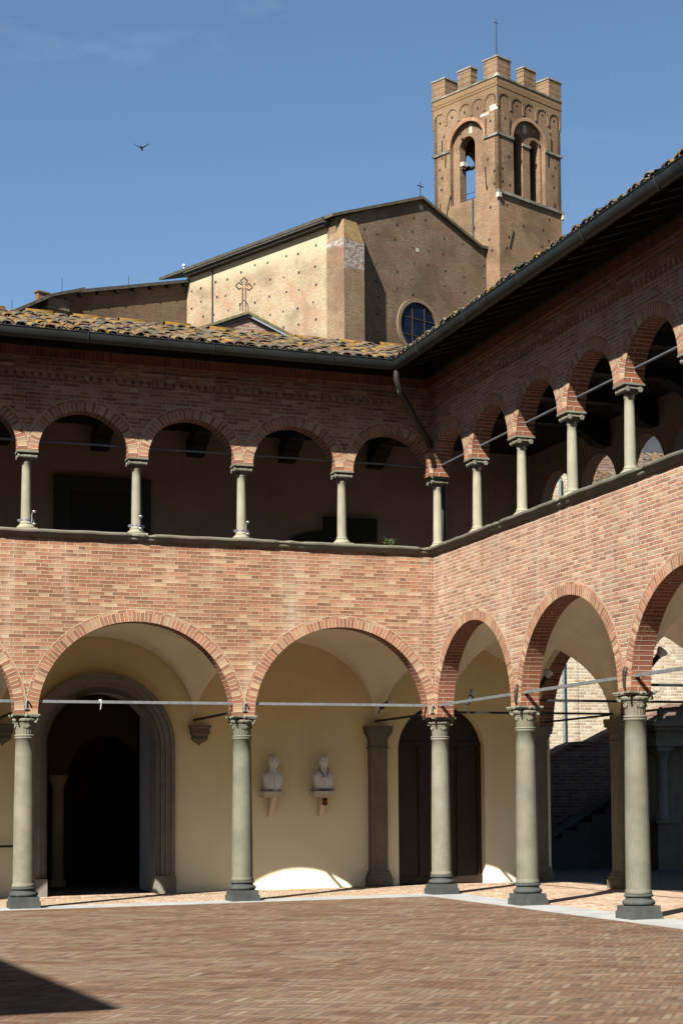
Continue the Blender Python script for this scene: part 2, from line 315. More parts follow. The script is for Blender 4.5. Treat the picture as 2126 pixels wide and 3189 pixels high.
        s.face([(x0, d0, z1), (x1, d0, z1), (x1, d1, z1), (x0, d1, z1)])
    def ring(s, c_, hw, zs, ri, d, r0, r1, lo, hi, n=44, alongv=True, th=.02, zmin=-99):
        P = []
        for k in range(n+1):
            t = pi*k/n; nx, nz = -cos(t)*ri, sin(t)*hw; l = sqrt(nx*nx+nz*nz)
            P.append((c_-hw*cos(t), zs+ri*sin(t), nx/l, nz/l))
        al = 0
        cl = lambda q: (min(max(q[0], lo), hi), d, q[1])
        for k in range(n):
            a, b = P[k], P[k+1]; dl = sqrt((a[0]-b[0])**2+(a[1]-b[1])**2)*1.03
            q = [(a[0]+a[2]*r0, a[1]+a[3]*r0), (b[0]+b[2]*r0, b[1]+b[3]*r0), (b[0]+b[2]*r1, b[1]+b[3]*r1), (a[0]+a[2]*r1, a[1]+a[3]*r1)]
            uv = [(r0, al), (r0, al+dl), (r1, al+dl), (r1, al)]
            if not alongv: uv = [(v, u-r0+.001) for u, v in uv]
            Q = [cl(z) for z in q]; s.face(Q, uv)
            s.face([Q[3], Q[2], (Q[2][0], d+th, Q[2][2]), (Q[3][0], d+th, Q[3][2])], [(r1, al), (r1, al+dl), (r1+.01, al+dl), (r1+.01, al)])
            s.face([Q[0], Q[1], (Q[1][0], d+th, Q[1][2]), (Q[0][0], d+th, Q[0][2])], [(r0, al), (r0, al+dl), (r0+.01, al+dl), (r0+.01, al)])
            al += dl
    def build(s, name, mats=None, parent=None, origin=None):
        me = bpy.data.meshes.new(name)
        me.from_pydata(s.v, [], s.f)
        ul = me.uv_layers.new(name='uv'); k = 0; flat = []
        for u in s.u:
            for q in u: flat += [q[0], q[1]]
        ul.data.foreach_set('uv', flat)
        for m in (mats if isinstance(mats, (list, tuple)) else [mats]): me.materials.append(m)
        me.polygons.foreach_set('material_index', s.mi); me.polygons.foreach_set('use_smooth', s.sm)
        me.update()
        o = bpy.data.objects.new(name, me); C.objects.link(o)
        if parent: attach(o, parent)
        return o
def wpos(o):
    v = o.location.copy()
    while o.parent: o = o.parent; v += o.location
    return v
def attach(o, parent):          # keep the mesh where it stands in the world
    o.parent = parent; o.location = o.location - wpos(parent)
def tag(o, label=None, cat=None, group=None, kind=None):
    if label: o['label'] = label
    if cat: o['category'] = cat
    if group: o['group'] = group
    if kind: o['kind'] = kind
    return o
def thing(name, loc, label, cat, group=None):
    o = bpy.data.objects.new(name, None); C.objects.link(o); o.location = loc; o.empty_display_size = .2
    return tag(o, label, cat, group)
def copy_to(o, loc, parent, rz=0):
    c_ = o.copy(); C.objects.link(c_); c_.parent = parent; c_.location = Vector(loc)-(wpos(parent) if parent else Vector()); c_.rotation_euler = (0, 0, rz)
    for ch in list(o.children):
        d = ch.copy(); C.objects.link(d); d.parent = c_
        for g_ in list(ch.children): e = g_.copy(); C.objects.link(e); e.parent = d
    return c_
def move(v, t): return tuple(a+b for a, b in zip(v, t))

# ------------------------------------------------------------------ setting: ground
m = M(); m.face([(-400, -400, 0), (400, -400, 0), (400, 400, 0), (-400, 400, 0)]); tag(m.build('courtyard_ground', pave), kind='structure')
m = M(); m.face([(-16, .3, .006), (3.5, .3, .006), (3.5, 3.2, .006), (-16, 3.2, .006)]); m.face([(.3, -24, .006), (3.5, -24, .006), (3.5, .3, .006), (.3, .3, .006)]); tag(m.build('gallery_floor', pave2), kind='structure')
m = M(); m.box(-16, -.34, -.34, .26, -.05, .012); m.box(-.34, .30, -24, .26, -.05, .0125); tag(m.build('paving_strip', white_st), kind='structure')
m = M(); m.face([(3.6, -40, .005), (60, -40, .005), (60, 60, .005), (3.6, 60, .005)]); tag(m.build('yard_ground', dirt_g), kind='structure')
rows = []
for i in range(25):
    y = 48+i*8; rows.append([(x, y, .02+19*max(0, min(1, (y-50)/45))**1.3*math.exp(-((x-15)/90)**2)+.6*sin(x*.13+y*.2)*max(0, min(1, (y-50)/30))) for x in range(-160, 200, 9)])
m = M(); m.smooth = True; m.grid(rows); tag(m.build('hill', hill_m), kind='structure')

# ------------------------------------------------------------------ cloister
LM = lambda s, d, z: (-s, d, z)
RM = lambda s, d, z: (d, -s, z)
ZC, ZL = 2.91, 5.60          # lower capital top, sill underside
ZU, ZT = 6.917, 8.70         # upper abacus top, wall head
T = .145

def lower_column():
    m = M(); m.lathe([(.172, .33), (.176, .345), (.172, .365), (.163, .385)] + [(.163-.026*(k/10)**1.6, .39+k*(2.535-.39)/10) for k in range(11)] + [(.146, 2.54), (.151, 2.552), (.151, 2.566), (.143, 2.574)], 28)
    col = m.build('column', pietra)
    b = M(); b.box(-.222, .222, -.222, .222, 0, .105); b.box(-.205, .205, -.205, .205, .105, .178)
    b.lathe([(.20, .178)]+[(.172+.042*cos(t), .216+.037*sin(t)) for t in [-pi/2+pi*k/8 for k in range(9)]]+[(.178, .262), (.165, .272), (.163, .283)]+[(.170+.020*cos(t), .305+.02*sin(t)) for t in [-pi/2+pi*k/6 for k in range(7)]]+[(.160, .328), (.16, .335)], 28)
    bo = b.build('base', base_st, col)
    c_ = M()
    c_.lathe([(.138, 2.572), (.152, 2.578), (.157, 2.588), (.152, 2.60), (.133, 2.606)], 28)
    c_.lathe([(.128, 2.605), (.132, 2.62), (.136, 2.74), (.148, 2.765)], 80, mod=lambda a, z: 1+.035*cos(20*a) if z > 2.61 else 1)
    c_.lathe([(.150, 2.764), (.158, 2.772), (.150, 2.782)], 28)
    c_.lathe([(.145, 2.782), (.168, 2.80), (.184, 2.83), (.178, 2.845), (.150, 2.85)], 84, mod=lambda a, z: 1+(.05*abs(cos(7*a)) if 2.79 < z < 2.84 else 0))
    c_.lathe([(.15, 2.848), (.155, 2.885)], 24)
    n = 8; out = []      # abacus with hollow sides and cut corners
    for q in range(4):
        for k in range(n+1):
            t = -1+2*k/n; r = .178+.045*t*t if abs(t) < 1 else .218
            x, y = r, t*.195; a = q*pi/2; out.append((x*cos(a)-y*sin(a), x*sin(a)+y*cos(a)))
    for z0, z1, k in ((2.868, 2.885, .93), (2.885, ZC, 1.0)):
        lo = [(x*k, y*k, z0) for x, y in out]; hi = [(x*k, y*k, z1) for x, y in out]
        c_.grid([lo, hi], True); c_.face(hi); c_.face(lo)
    for q in range(4):
        a = q*pi/2+pi/4; ca, sa = cos(a), sin(a)      # corner scrolls
        pts = []
        for k in range(22):
            t = k/21*3.6*pi; r = .047*(1-.72*k/21); pts.append(((.205+r*cos(t+.9)), 2.826+r*sin(t+.9)*1.05))
        c_.tube([(x*ca, x*sa, z) for x, z in pts], [.017-.008*k/21 for k in range(22)], 6)
        c_.tube([(x*ca, x*sa, z) for x, z in [(.135, 2.775), (.165, 2.80), (.19, 2.845), (.22, 2.868)]], [.012, .016, .02, .02], 6)
        a = q*pi/2; ca, sa = cos(a), sin(a)
        c_.ball((.178*ca, .178*sa, 2.885), (.03, .03, .028), 8, 6)
        for k in range(7):        # shell leaf on the bell
            t = (k-3)*.34; dx, dz = sin(t), -cos(t)
            c_.tube([move((.142*ca, .142*sa, 2.765), (-sa*dx*l, ca*dx*l, dz*l*.95)) for l in (.0, .035, .066)], [.006, .011, .009], 5)
    c_.build('capital', pietra, col)
    return col
def upper_column():
    m = M(); m.lathe([(.092, 5.80), (.098, 5.808), (.098, 5.818), (.088, 5.826), (.08, 5.85)]+[(.0785-.013*(k/8)**1.5, 5.86+k*(6.735-5.86)/8) for k in range(9)]+[(.071, 6.74), (.074, 6.748), (.069, 6.756)], 24)
    col = m.build('column', pietra_l)
    b = M(); b.box(-.152, .152, -.152, .152, 5.705, 5.736); b.lathe([(.14, 5.736), (.145, 5.748), (.138, 5.762), (.112, 5.785), (.098, 5.80), (.09, 5.802)], 24); b.build('base', pietra_l, col)
    c_ = M(); c_.lathe([(.066, 6.755), (.078, 6.76), (.081, 6.767), (.076, 6.775), (.066, 6.78), (.072, 6.80), (.105, 6.832), (.11, 6.85)], 24)
    # bolsters along y with scroll faces towards -x and +x
    for sx in (-1, 1):
        for sy in (-1, 1):
            pts = []
            for k in range(20):
                t = k/19*3.2*pi; r = .036*(1-.75*k/19); pts.append((sx*.137, sy*(.098+r*cos(t+pi/2)*1), 6.835+r*sin(t+pi/2)))
            c_.tube(pts, .010, 6)
    for sy in (-1, 1):
        c_.tube([(x, sy*.098, 6.838) for x in (-.142, -.125, -.10, -.05, -.018, 0, .018, .05, .10, .125, .142)], [.034, .033, .027, .034, .036, .030, .036, .034, .027, .033, .034], 12)
    c_.box(-.136, .136, -.095, .095, 6.845, 6.878); c_.box(-.142, .142, -.142, .142, 6.878, 6.89); c_.box(-.158, .158, -.158, .158, 6.89, ZU)
    c_.build('capital', pietra, col)
    return col
LOWCOL = lower_column(); UPCOL = upper_column()
used = set()
def column(proto, loc, parent, rz=0):
    if proto.name not in used:
        used.add(proto.name); proto.parent = parent; proto.location = Vector(loc)-wpos(parent); proto.rotation_euler = (0, 0, rz); return proto
    return copy_to(proto, loc, parent, rz)

def coppi(m, s0, s1, d0, d1, z0, slope, cond, step=.192, course=.335, jit=.02, chan=True):
    """barrel tiles laid up a slope: d is the horizontal distance up the slope"""
    k = 1/sqrt(1+slope*slope); nc = int((d1-d0)/(course*k))+1; s = s0; m.smooth = True
    while s < s1:
        for i in range(nc):
            a = d0+i*course*k; L = .44*k
            if a+L*.6 > d1: continue
            if not cond(s, a+.1): continue
            js, jd, jz, jr = random.gauss(0, jit*.8), random.gauss(0, jit*1.3), random.uniform(0, .03), random.gauss(0, .06); r = random.random()
            for typ in ((0, 1) if chan else (0,)):
                rows, uvs = [], []; cs = s+js+typ*step/2; rw0, rw1 = (.09, .072) if typ == 0 else (.078, .092)
                for e, (dd, rw) in enumerate(((a-.02+jd, rw0), (a+L+jd, rw1))):
                    zz = z0+(dd-d0)*slope+(.035 if typ == 0 else .02)+jz+(.02 if e == 0 and typ == 0 else 0)
                    rw_ = []
                    for q in range(7):
                        t = pi*q/6; o = rw*sin(t)*.55
                        rw_.append((cs+rw*cos(t)+jr*(dd-a), dd, zz+(o if typ == 0 else .045-o)))
                    rows.append(rw_); uvs.append([((r+typ*.37) % 1, .5*e)]*7)
                if typ == 0:      # thickness at the lower lip
                    f = [(x+(cs-x)*.16, y+.002, z-.016) for x, y, z in rows[0]]; rows.insert(0, f); uvs.insert(0, uvs[0])
                m.grid(rows, False, uvs)
        s += step
    m.smooth = False

def wing(name, X, len_, B, low_ops, up_ops, label, right):
    bk = brick2 if right else brick
    root = thing(name, X(6, 1.6, 0), label, 'building', 'wings of the brick cloister')
    # lower arcade wall
    m = M(X); m.wall(T if not right else T, len_, ZC, ZL+.02, -T, T, [(c, h, ZC, r, ZC) for c, h, r in low_ops], 1)
    edges = [(low_ops[i][0]-low_ops[i][1], low_ops[i][0]+low_ops[i][1]) for i in range(len(low_ops))]
    x = T
    for a, b in edges+[(len_, 0)]:      # pier undersides
        m.face([(x, -T, ZC+.001), (a, -T, ZC+.001), (a, T, ZC+.001), (x, T, ZC+.001)]); x = b
    m.build('lower_wall', [bk, soff_brick], root)
    m = M(X); m.wall(T, len_, ZU, 8.36, -T, T, [(c, h, ZU, r, ZU) for c, h, r in up_ops], 1)
    m.box(T, len_, -T+.0, T, 8.36, ZT+.25, 'b'); m.build('upper_wall', [bk, soff_brick], root)
    # arch rings
    for i, (c, h, r) in enumerate(low_ops):
        lo = max(T-.002, edges[i-1][1]*.5+edges[i][0]*.5 if i else T-.004); hi = (edges[i][1]+edges[i+1][0])/2 if i+1 < len(edges) else c+h+.17
        m = M(X); m.ring(c, h, ZC, r, -T-.007, 0, .142, lo, hi); m.cur = 1; m.ring(c, h, ZC, r, -T-.004, .142, .188, lo, hi, alongv=False)
        m.build('arch', [ring_brick, edge_brick], root)
    ue = [(c-h, c+h) for c, h, r in up_ops]
    for i, (c, h, r) in enumerate(up_ops):
        lo = (ue[i-1][1]+ue[i][0])/2 if i else T-.004; hi = (ue[i][1]+ue[i+1][0])/2 if i+1 < len(ue) else c+h+.15
        m = M(X); m.ring(c, h, ZU, r, -T-.007, 0, .142, lo, hi, 36); m.cur = 1; m.ring(c, h, ZU, r, -T-.004, .142, .19, lo, hi, 36, alongv=False)
        m.build('loggia_arch', [ring_brick, edge_brick], root)
    # sill: moulded stone with a chipped edge
    m = M(X); rows = []; n = int(len_/.09); uv = []
    prof = [(-T-.004, ZL-.01), (-T-.05, ZL+.012), (-T-.062, ZL+.03), (-T-.085, ZL+.055), (-T-.105, ZL+.066), (-T-.112, ZL+.085), (-T-.112, ZL+.10), (-T-.10, ZL+.11), (.22, ZL+.11), (.22, ZL-.01)]
    for j in range(n+1):
        s = -(-prof[0][0]) if False else None
        r_ = []
        for k, (d, z) in enumerate(prof):
            s = j/n*len_ if j else -d if d < 0 else -d
            if j == 0: s = max(-d, -.22) if d > 0 else -d
            ch = 0
            if 3 <= k <= 7 and j > 1:
                q = sin(j*.37+(5 if right else 0))*sin(j*.113+1.7)+.55*sin(j*1.9); ch = max(0, q-.72)*.05
            r_.append((s, d+ch, z-(ch*.5 if k > 4 else 0)+(.003*sin(j*.9)+.003*sin(j*.23) if k < 8 else 0)))
        rows.append(r_)
    rows.sort(key=lambda r: r[0][0]); m.grid(rows); m.build('sill', pietra, root)
    # parapet core and upper floor
    m = M(X); m.box(-.2, len_, T, 3.2, 4.72, 4.92); m.build('loggia_floor', grey_pl, root)
    # cornice: dentils, stepped courses, soldier course
    m = M(X); st = .128; n = int(len_/st)
    for k in range(n): m.box(T+.03+k*st, T+.03+k*st+.072, -T-.045, -T, 8.04, 8.118)
    e = .003
    for p_, z0, z1 in ((.047, 8.118, 8.18), (.075, 8.18, 8.245), (.06, 8.245, 8.30), (.10, 8.30, 8.35)): m.box(T+.0-p_*0+(-p_), len_, -T-p_, -T+e, z0, z1-.001)
    m.cur = 1; m.box(T-.135, len_, -T-.135, -T+e, 8.35, 8.495)
    m.build('cornice', [brick, sold_brick], root)
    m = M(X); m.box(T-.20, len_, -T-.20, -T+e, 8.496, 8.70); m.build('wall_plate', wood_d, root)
    # eaves, rafters, roof
    E0, RZ, SL = -1.04, 1.6, .36
    ez = lambda d: 8.49+(d-E0)*SL
    m = M(X); q = lambda s, d, dz=0: (s, d, ez(d)+dz)
    m.face([q(-E0, E0), q(len_, E0), q(len_, .1), q(-.1, .1)]); m.box(-E0, len_, E0-.005, E0+.02, ez(E0)-.03, ez(E0)+.04)
    s = 1.35
    m.cur = 0
    while s < len_:
        for a, b in ((s, s+.09),):
            P = [(a, E0+.05, ez(E0+.05)-.11), (b, E0+.05, ez(E0+.05)-.11), (b, -.12, ez(-.12)-.11), (a, -.12, ez(-.12)-.11)]
            m.face(P)
            for i in range(4): m.face([P[i], P[(i+1) % 4], move(P[(i+1) % 4], (0, 0, .108)), move(P[i], (0, 0, .108))])
        s += .44
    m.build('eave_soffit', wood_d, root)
    m = M(X); dz = .03
    m.face([(-E0, E0, ez(E0)+dz), (len_, E0, ez(E0)+dz), (len_, RZ, ez(RZ)+dz), (-RZ, RZ, ez(RZ)+dz)], [(.95, 0)]*4)
    bz = ez(RZ)+dz; m.face([(-RZ, RZ, bz), (len_, RZ, bz), (len_, 4.4, bz-(4.4-RZ)*SL), (-4.4, 4.4, bz-(4.4-RZ)*SL)], [(.95, 0)]*4)
    m.face([(-4.4, 4.4, bz-(4.4-RZ)*SL-.05), (len_, 4.4, bz-(4.4-RZ)*SL-.05), (len_, 3.3, 8.55), (-3.3, 3.3, 8.55)], [(.95, 0)]*4)
    coppi(m, -1.5, min(len_, 15.5), E0-.09, RZ, ez(E0)+(.05 if right else .02), SL, lambda s, d: s > -d+.08)
    m.smooth = True; s = -1.5; k = 0      # ridge tiles, every second one bedded high
    while s < min(len_, 14):
        hi = k % 2 == 0; L = .44 if hi else .34; z = bz+(.055 if hi else .01)+random.uniform(-.01, .012); w = .13 if hi else .10; r = random.random()
        rows = [[(s+e*L, RZ+w*cos(t), z+w*.55*sin(t)) for t in [pi*j/8 for j in range(9)]] for e in (0, 1)]
        rows = [[(s+.01, RZ+w*.1*cos(t), z) for t in [pi*j/8 for j in range(9)]]]+rows
        m.grid(rows, False, [[(r, .75 if hi else .1)]*9]*3)
        if hi: m.box(s, s+L, RZ-w, RZ+w, z-.12, z)
        s += L-.02 if hi else L; k += 1
    m.smooth = False
    m.build('roof', tile, root)
    # gutter
    g = M(X); rows = []; gx = E0-.08
    for s in (None, len_):
        r_ = []
        for j in range(11):
            t = pi*j/10; d = gx+.085*cos(t); z = 8.532-.145*sin(t); r_.append((-d if s is None else s, d, z))
        rows.append(r_)
    g.smooth = True; g.grid(rows); g.grid([[(a, b+(.006 if b < gx else -.006), c_+.004) for a, b, c_ in r] for r in rows]); g.smooth = False
    gu = g.build('gutter', gut_m, root)
    lip = M(X); lip.tube([(-(gx-.088), gx-.088, 8.535), (len_, gx-.088, 8.535)], .009, 6); lip.build('rolled_lip', gut_m, gu)
    s = 2.2
    while s < len_-1:
        b = M(X); b.tube([(s, gx+.091*cos(t), 8.532-.151*sin(t)) for t in [pi*j/10 for j in range(11)]], .009, 5)
        b.build('gutter_bracket', gut_m, gu); s += 1.9
    # vaults of the walk
    for k in range(-1 if not right else 0, int(len_/B)):
        a, b = k*B, (k+1)*B
        if k == -1: a, b = -3.21, -(T-.02)
        pa, pb = a, b
        if k == -1: b = 0
        if right and k == 0: a = -(T-.02)
        m = M(X); n = 28; m.smooth = True; rows = []
        d0, d1 = T-.02, 3.21
        for i in range(n+1):
            s = (a+b)/2-cos(pi*i/n)*(b-a)/2; u = max(-1, min(1, (s-(pa+pb)/2)/((pb-pa)/2))); zA = ZC+1.52*sqrt(max(0, 1-u*u)); r_ = []
            for j in range(n+1):
                w = -cos(pi*j/n); d = (d0+d1)/2+w*(d1-d0)/2; zB = ZC+1.52*sqrt(max(0, 1-w*w))
                r_.append((s, d, max(zA, zB)))
            rows.append(r_)
        m.grid(rows); m.smooth = False; m.build('vault', vaultp, root)
    # loggia ceiling: boards, beams on carved brackets
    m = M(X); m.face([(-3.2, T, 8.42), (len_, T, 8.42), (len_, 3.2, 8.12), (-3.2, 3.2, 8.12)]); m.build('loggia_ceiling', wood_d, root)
    k = 0
    while k*B/2 < len_-1:
        s = k*B/2; bm = M(X); bm.box(s-.10, s+.10, T, 3.19, 7.98, 8.2); bo = bm.build('ceiling_beam', wood_d, root)
        c_ = M(X); c_.prism([(3.195, 7.66), (3.195, 7.985), (2.45, 7.985), (2.5, 7.93), (2.62, 7.9), (2.7, 7.84), (2.82, 7.8), (2.9, 7.7), (3.02, 7.66)], s-.14, s+.14) if False else None
        c2 = M(lambda a, b, z, s=s: X(b, a, z)); c2.prism([(3.195, 7.66), (3.195, 7.978), (2.45, 7.978), (2.5, 7.93), (2.62, 7.9), (2.7, 7.84), (2.82, 7.8), (2.9, 7.7), (3.02, 7.66)], s-.14, s+.14)
        c2.build('carved_bracket', wood_d, bo); k += 1
    # iron ties of the arcade and across the walk
    for i, (c, h, r) in enumerate(low_ops[:4]):
        m = M(X); m.box(c-h-.05, c+h+.05, -.10, -.06, 3.085, 3.128); m.build('tie_rod', steel, root)
    for k in range(0, 5):
        m = M(X); m.box(k*B-.02, k*B+.02, T-.2, 3.2, 2.985, 3.02); m.build('cross_tie', iron, root)
    for i, (c, h, r) in enumerate(up_ops[:9]):
        m = M(X); m.tube([(c-h-.03, 0, 7.10), (c+h+.03, 0, 7.10)], .019, 8); m.build('loggia_tie_rod', tie_iron, root)
    # columns
    for k in range(0 if not right else 1, int(len_/B)):
        column(LOWCOL, X(k*B, 0, 0), root, 0)
    k = 0 if not right else 1
    while k*B/2 < len_-.5:
        column(UPCOL, X(k*B/2, 0, 0), root, 0 if not right else pi/2); k += 1
    return root

def ops_low(B, n, first):
    o = []
    for k in range(n):
        a = (first if k == 0 else k*B+.17); b = (k+1)*B-.17; o.append(((a+b)/2, (b-a)/2, 1.445))
    return o
def ops_up(B, n, first):
    o = []
    for k in range(n):
        a = (first if k == 0 else k*B+.15); b = (k+1)*B-.15; o.append(((a+b)/2, (b-a)/2, .668))
    return o
BL, BR_ = 3.36, 3.4215
LW = wing('cloister_wing', LM, 15.9, BL, ops_low(BL, 4, .25), ops_up(BL/2, 9, .195), 'brick cloister wing seen almost frontally, with the tall portal and two busts in its walk', False)
RW = wing('cloister_wing', RM, 22, BR_, ops_low(BR_, 6, .25), ops_up(BR_/2, 12, .195), 'brick cloister wing running towards the viewer at the right, seen at a slant', True)

def part(m, name, mat, par): return m.build(name, mat, par)
# --- north walk back wall with the portal and the timber door
PX, PW, PS = -4.99, .925, 2.535           # portal axis, half width, springing
DX, DW, DS = 1.29, .86, 2.46
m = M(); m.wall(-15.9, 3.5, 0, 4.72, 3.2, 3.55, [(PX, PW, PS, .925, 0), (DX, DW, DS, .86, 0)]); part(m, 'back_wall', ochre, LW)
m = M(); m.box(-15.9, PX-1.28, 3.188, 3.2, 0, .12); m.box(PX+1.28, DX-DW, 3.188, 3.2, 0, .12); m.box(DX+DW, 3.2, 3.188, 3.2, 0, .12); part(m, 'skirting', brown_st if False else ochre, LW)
m = M()      # portal: four stepped mouldings, jambs and arch
for i, (r0, r1, d) in enumerate(((0, .10, 3.17), (.10, .18, 3.135), (.18, .27, 3.10), (.27, .338, 3.07))):
    m.ring(PX, PW, PS, .925, d, r0, r1, -99, 99, 48, th=3.21-d)
    for sx in (-1, 1):
        a, b = sorted((PX+sx*(PW+r0), PX+sx*(PW+r1))); m.box(a, b, d, 3.21, .30, PS)
for sx in (-1, 1):
    a, b = sorted((PX+sx*(PW-.012), PX+sx*(PW+.352))); m.box(a, b, 3.055, 3.21, 0, .30)
for sx in (-1, 1): m.face([(PX+sx*(PW-.004), 3.06, 0), (PX+sx*(PW-.004), 3.57, 0), (PX+sx*(PW-.004), 3.57, PS), (PX+sx*(PW-.004), 3.06, PS)])
for k in range(40):
    t0, t1 = pi*k/40, pi*(k+1)/40; q = PW-.004; m.face([(PX-q*cos(t0), 3.06, PS+q*sin(t0)), (PX-q*cos(t1), 3.06, PS+q*sin(t1)), (PX-q*cos(t1), 3.57, PS+q*sin(t1)), (PX-q*cos(t0), 3.57, PS+q*sin(t0))])
part(m, 'portal_surround', portal_st, LW)
pas_m = plain('passage_plaster', (.15, .10, .06), (.20, .13, .08), 2)
pas_d = plain('passage_arch_stone', (.085, .058, .038), (.12, .08, .05), 2)
m = M(); y1 = 11.0      # vaulted passage behind the portal
m.face([(PX-1.5, 3.56, .004), (PX+1.5, 3.56, .004), (PX+1.5, y1, .004), (PX-1.5, y1, .004)])
for x, a, b in ((PX-1.5, 3.56, 4.3), (PX-1.5, 5.5, y1), (PX+1.5, 3.56, y1)): m.face([(x, a, 0), (x, b, 0), (x, b, 4.2), (x, a, 4.2)])  # gap added in the left wall to let sky light into the passage
m.face([(PX-1.5, y1, 0), (PX+1.5, y1, 0), (PX+1.5, y1, 4.2), (PX-1.5, y1, 4.2)]); m.face([(PX-1.5, 3.56, 4.2), (PX+1.5, 3.56, 4.2), (PX+1.5, y1, 4.2), (PX-1.5, y1, 4.2)])
part(m, 'passage', pas_m, LW)
m = M(); m.lathe([(.16, 0), (.16, .12), (.12, .16), (.115, 1.9), (.13, 1.93), (.17, 2.02), (.19, 2.1)], 18, (-5.17, 6.6)); part(m, 'passage_column', plain('passage_stone', (.62, .44, .2), (.72, .52, .26), 3), LW)
m = M(); m.wall(PX-1.5, PX+1.5, 2.1, 4.2, 6.45, 6.75, [(-5.8, .46, 2.1, .6, 2.1), (-4.3, .7, 2.1, .75, 2.1)]); part(m, 'passage_arch', pas_d, LW)
m = M(); m.box(PX+.94, PX+1.0, 3.58, 4.5, .02, 3.3); part(m, 'door_leaf', grey_pl, LW)
# timber double door with leaf frames
m = M(); y = 3.36; m.wall(DX-DW-.02, DX+DW+.02, 0, 3.36, y+.03, y+.07, []); dr = part(m, 'timber_door', door_w, LW)
m = M()
m.box(DX-DW, DX+DW, y-.01, y+.03, 2.56, 2.63)
for x in (DX-DW+.05, DX-.40, DX-.03, DX+.36, DX+DW-.09): m.box(x, x+.05, y-.005, y+.03, .12, 2.56)
m.box(DX-DW, DX+DW, y-.008, y+.03, .02, .14); part(m, 'door_rail', door_w, dr)
m = M()
for k in range(2): m.box(DX-.035+k*.06-.006, DX-.035+k*.06+.006, y-.05, y-.01, 1.05, 1.25)
part(m, 'handle', iron, dr)
# corbels under the vault springings, corner pilaster
def corbel(x):
    m = M(); P = [(.19, 2.905), (.19, 2.875), (.165, 2.85), (.165, 2.76), (.125, 2.72), (.14, 2.67), (.09, 2.62), (.03, 2.585), (.0, 2.54)]
    for i in range(len(P)-1):
        (a, z1), (b, z0) = P[i], P[i+1]; k = .85
        m.face([(x-a, 3.2-a*k, z1), (x+a, 3.2-a*k, z1), (x+b, 3.2-b*k, z0), (x-b, 3.2-b*k, z0)])
        for sx in (-1, 1): m.face([(x+sx*a, 3.2-a*k, z1), (x+sx*a, 3.2, z1), (x+sx*b, 3.2, z0), (x+sx*b, 3.2-b*k, z0)])
    m.face([(x-.19, 3.2, 2.905), (x-.19, 3.2-.16, 2.905), (x+.19, 3.2-.16, 2.905), (x+.19, 3.2, 2.905)])
    part(m, 'corbel', brown_st, LW)
for k in (1, 2, 3): corbel(-k*BL+.08)
def pilaster(x0, x1, y0, y1, par, plinth=.30):
    cx, hx, cy, hy = (x0+x1)/2, (x1-x0)/2, (y0+y1)/2, (y1-y0)/2
    m = M(); m.box(x0, x1, y0, y1, plinth, 2.50); o = part(m, 'pilaster', brown_st, par)
    m = M()
    for e, z0, z1 in ((.07, 0, .16), (.055, .16, .22), (.03, .22, .27), (.015, .27, .30)): m.box(cx-hx-e, cx+hx+e, cy-hy-e, cy+hy+e, z0, z1)
    part(m, 'base', brown_st, o)
    m = M()
    for e, z0, z1 in ((.025, 2.50, 2.53), (.005, 2.53, 2.68), (.02, 2.68, 2.72), (.045, 2.72, 2.77), (.075, 2.77, 2.83), (.085, 2.83, 2.91)): m.box(cx-hx-e, cx+hx+e, cy-hy-e, cy+hy+e, z0, z1)
    part(m, 'capital', brown_st, o)
pilaster(-.155, .165, 3.04, 3.3, LW)
pilaster(3.06, 3.37, 3.04, 3.3, LW)
# loggia back wall, framed doorway, arched doorway, picture
UDX = -4.98
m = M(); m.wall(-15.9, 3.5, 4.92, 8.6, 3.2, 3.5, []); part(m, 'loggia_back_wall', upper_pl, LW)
m = M(); m.box(UDX-.83, UDX-.56, 3.12, 3.2, 4.92, 7.2); m.box(UDX+.56, UDX+.83, 3.12, 3.2, 4.92, 7.2); m.box(UDX-.56, UDX+.56, 3.12, 3.2, 6.94, 7.2); fr = part(m, 'doorway_frame', plain('green_grey_stone', (.035, .036, .028), (.045, .046, .036), 3), LW)
m = M(); m.box(UDX-.56, UDX+.56, 3.17, 3.2, 4.92, 6.94); part(m, 'door_panel', dark_fill, fr)
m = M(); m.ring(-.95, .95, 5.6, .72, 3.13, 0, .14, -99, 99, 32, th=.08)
P = [(-.95-.95*cos(pi*k/24), 5.6+.72*sin(pi*k/24)) for k in range(25)]; m.face([(x, 3.17, z) for x, z in [(-1.9, 4.92)]+P+[(0, 4.92)]]); part(m, 'arched_doorway', dark_fill, LW)
m = M(); m.box(-.98, .03, 3.10, 3.2, 6.3, 6.72); part(m, 'lintel_board', dark_fill, LW)
# --- east walk: outer arcade with square piers, loggia wall with small arches
m = M(lambda y, x, z: (x, y, z)); m.wall(-22, 3.2, 2.91, 4.72, 3.2, 3.5, [(1.55, 1.46, 2.91, 1.43, 2.91), (-1.95, 1.66, 2.91, 1.43, 2.91), (-5.4, 1.52, 2.91, 1.43, 2.91), (-8.8, 1.52, 2.91, 1.43, 2.91)], 1); part(m, 'outer_arcade_wall', [vaultp, soff_brick], RW)
for y in (-.12, -3.7, -7.1): pilaster(3.18, 3.56, y-.19, y+.19, RW)
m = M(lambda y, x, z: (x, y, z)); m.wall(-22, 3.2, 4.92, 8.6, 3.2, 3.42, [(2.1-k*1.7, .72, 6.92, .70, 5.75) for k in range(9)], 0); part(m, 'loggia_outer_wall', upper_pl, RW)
m = M(); m.box(2.6, 2.98, 3.15, 3.2, 6.05, 6.42); m.cur = 1; m.box(2.66, 2.92, 3.14, 3.16, 6.11, 6.36); part(m, 'framed_plaque', [wood_d, dark_fill], LW)
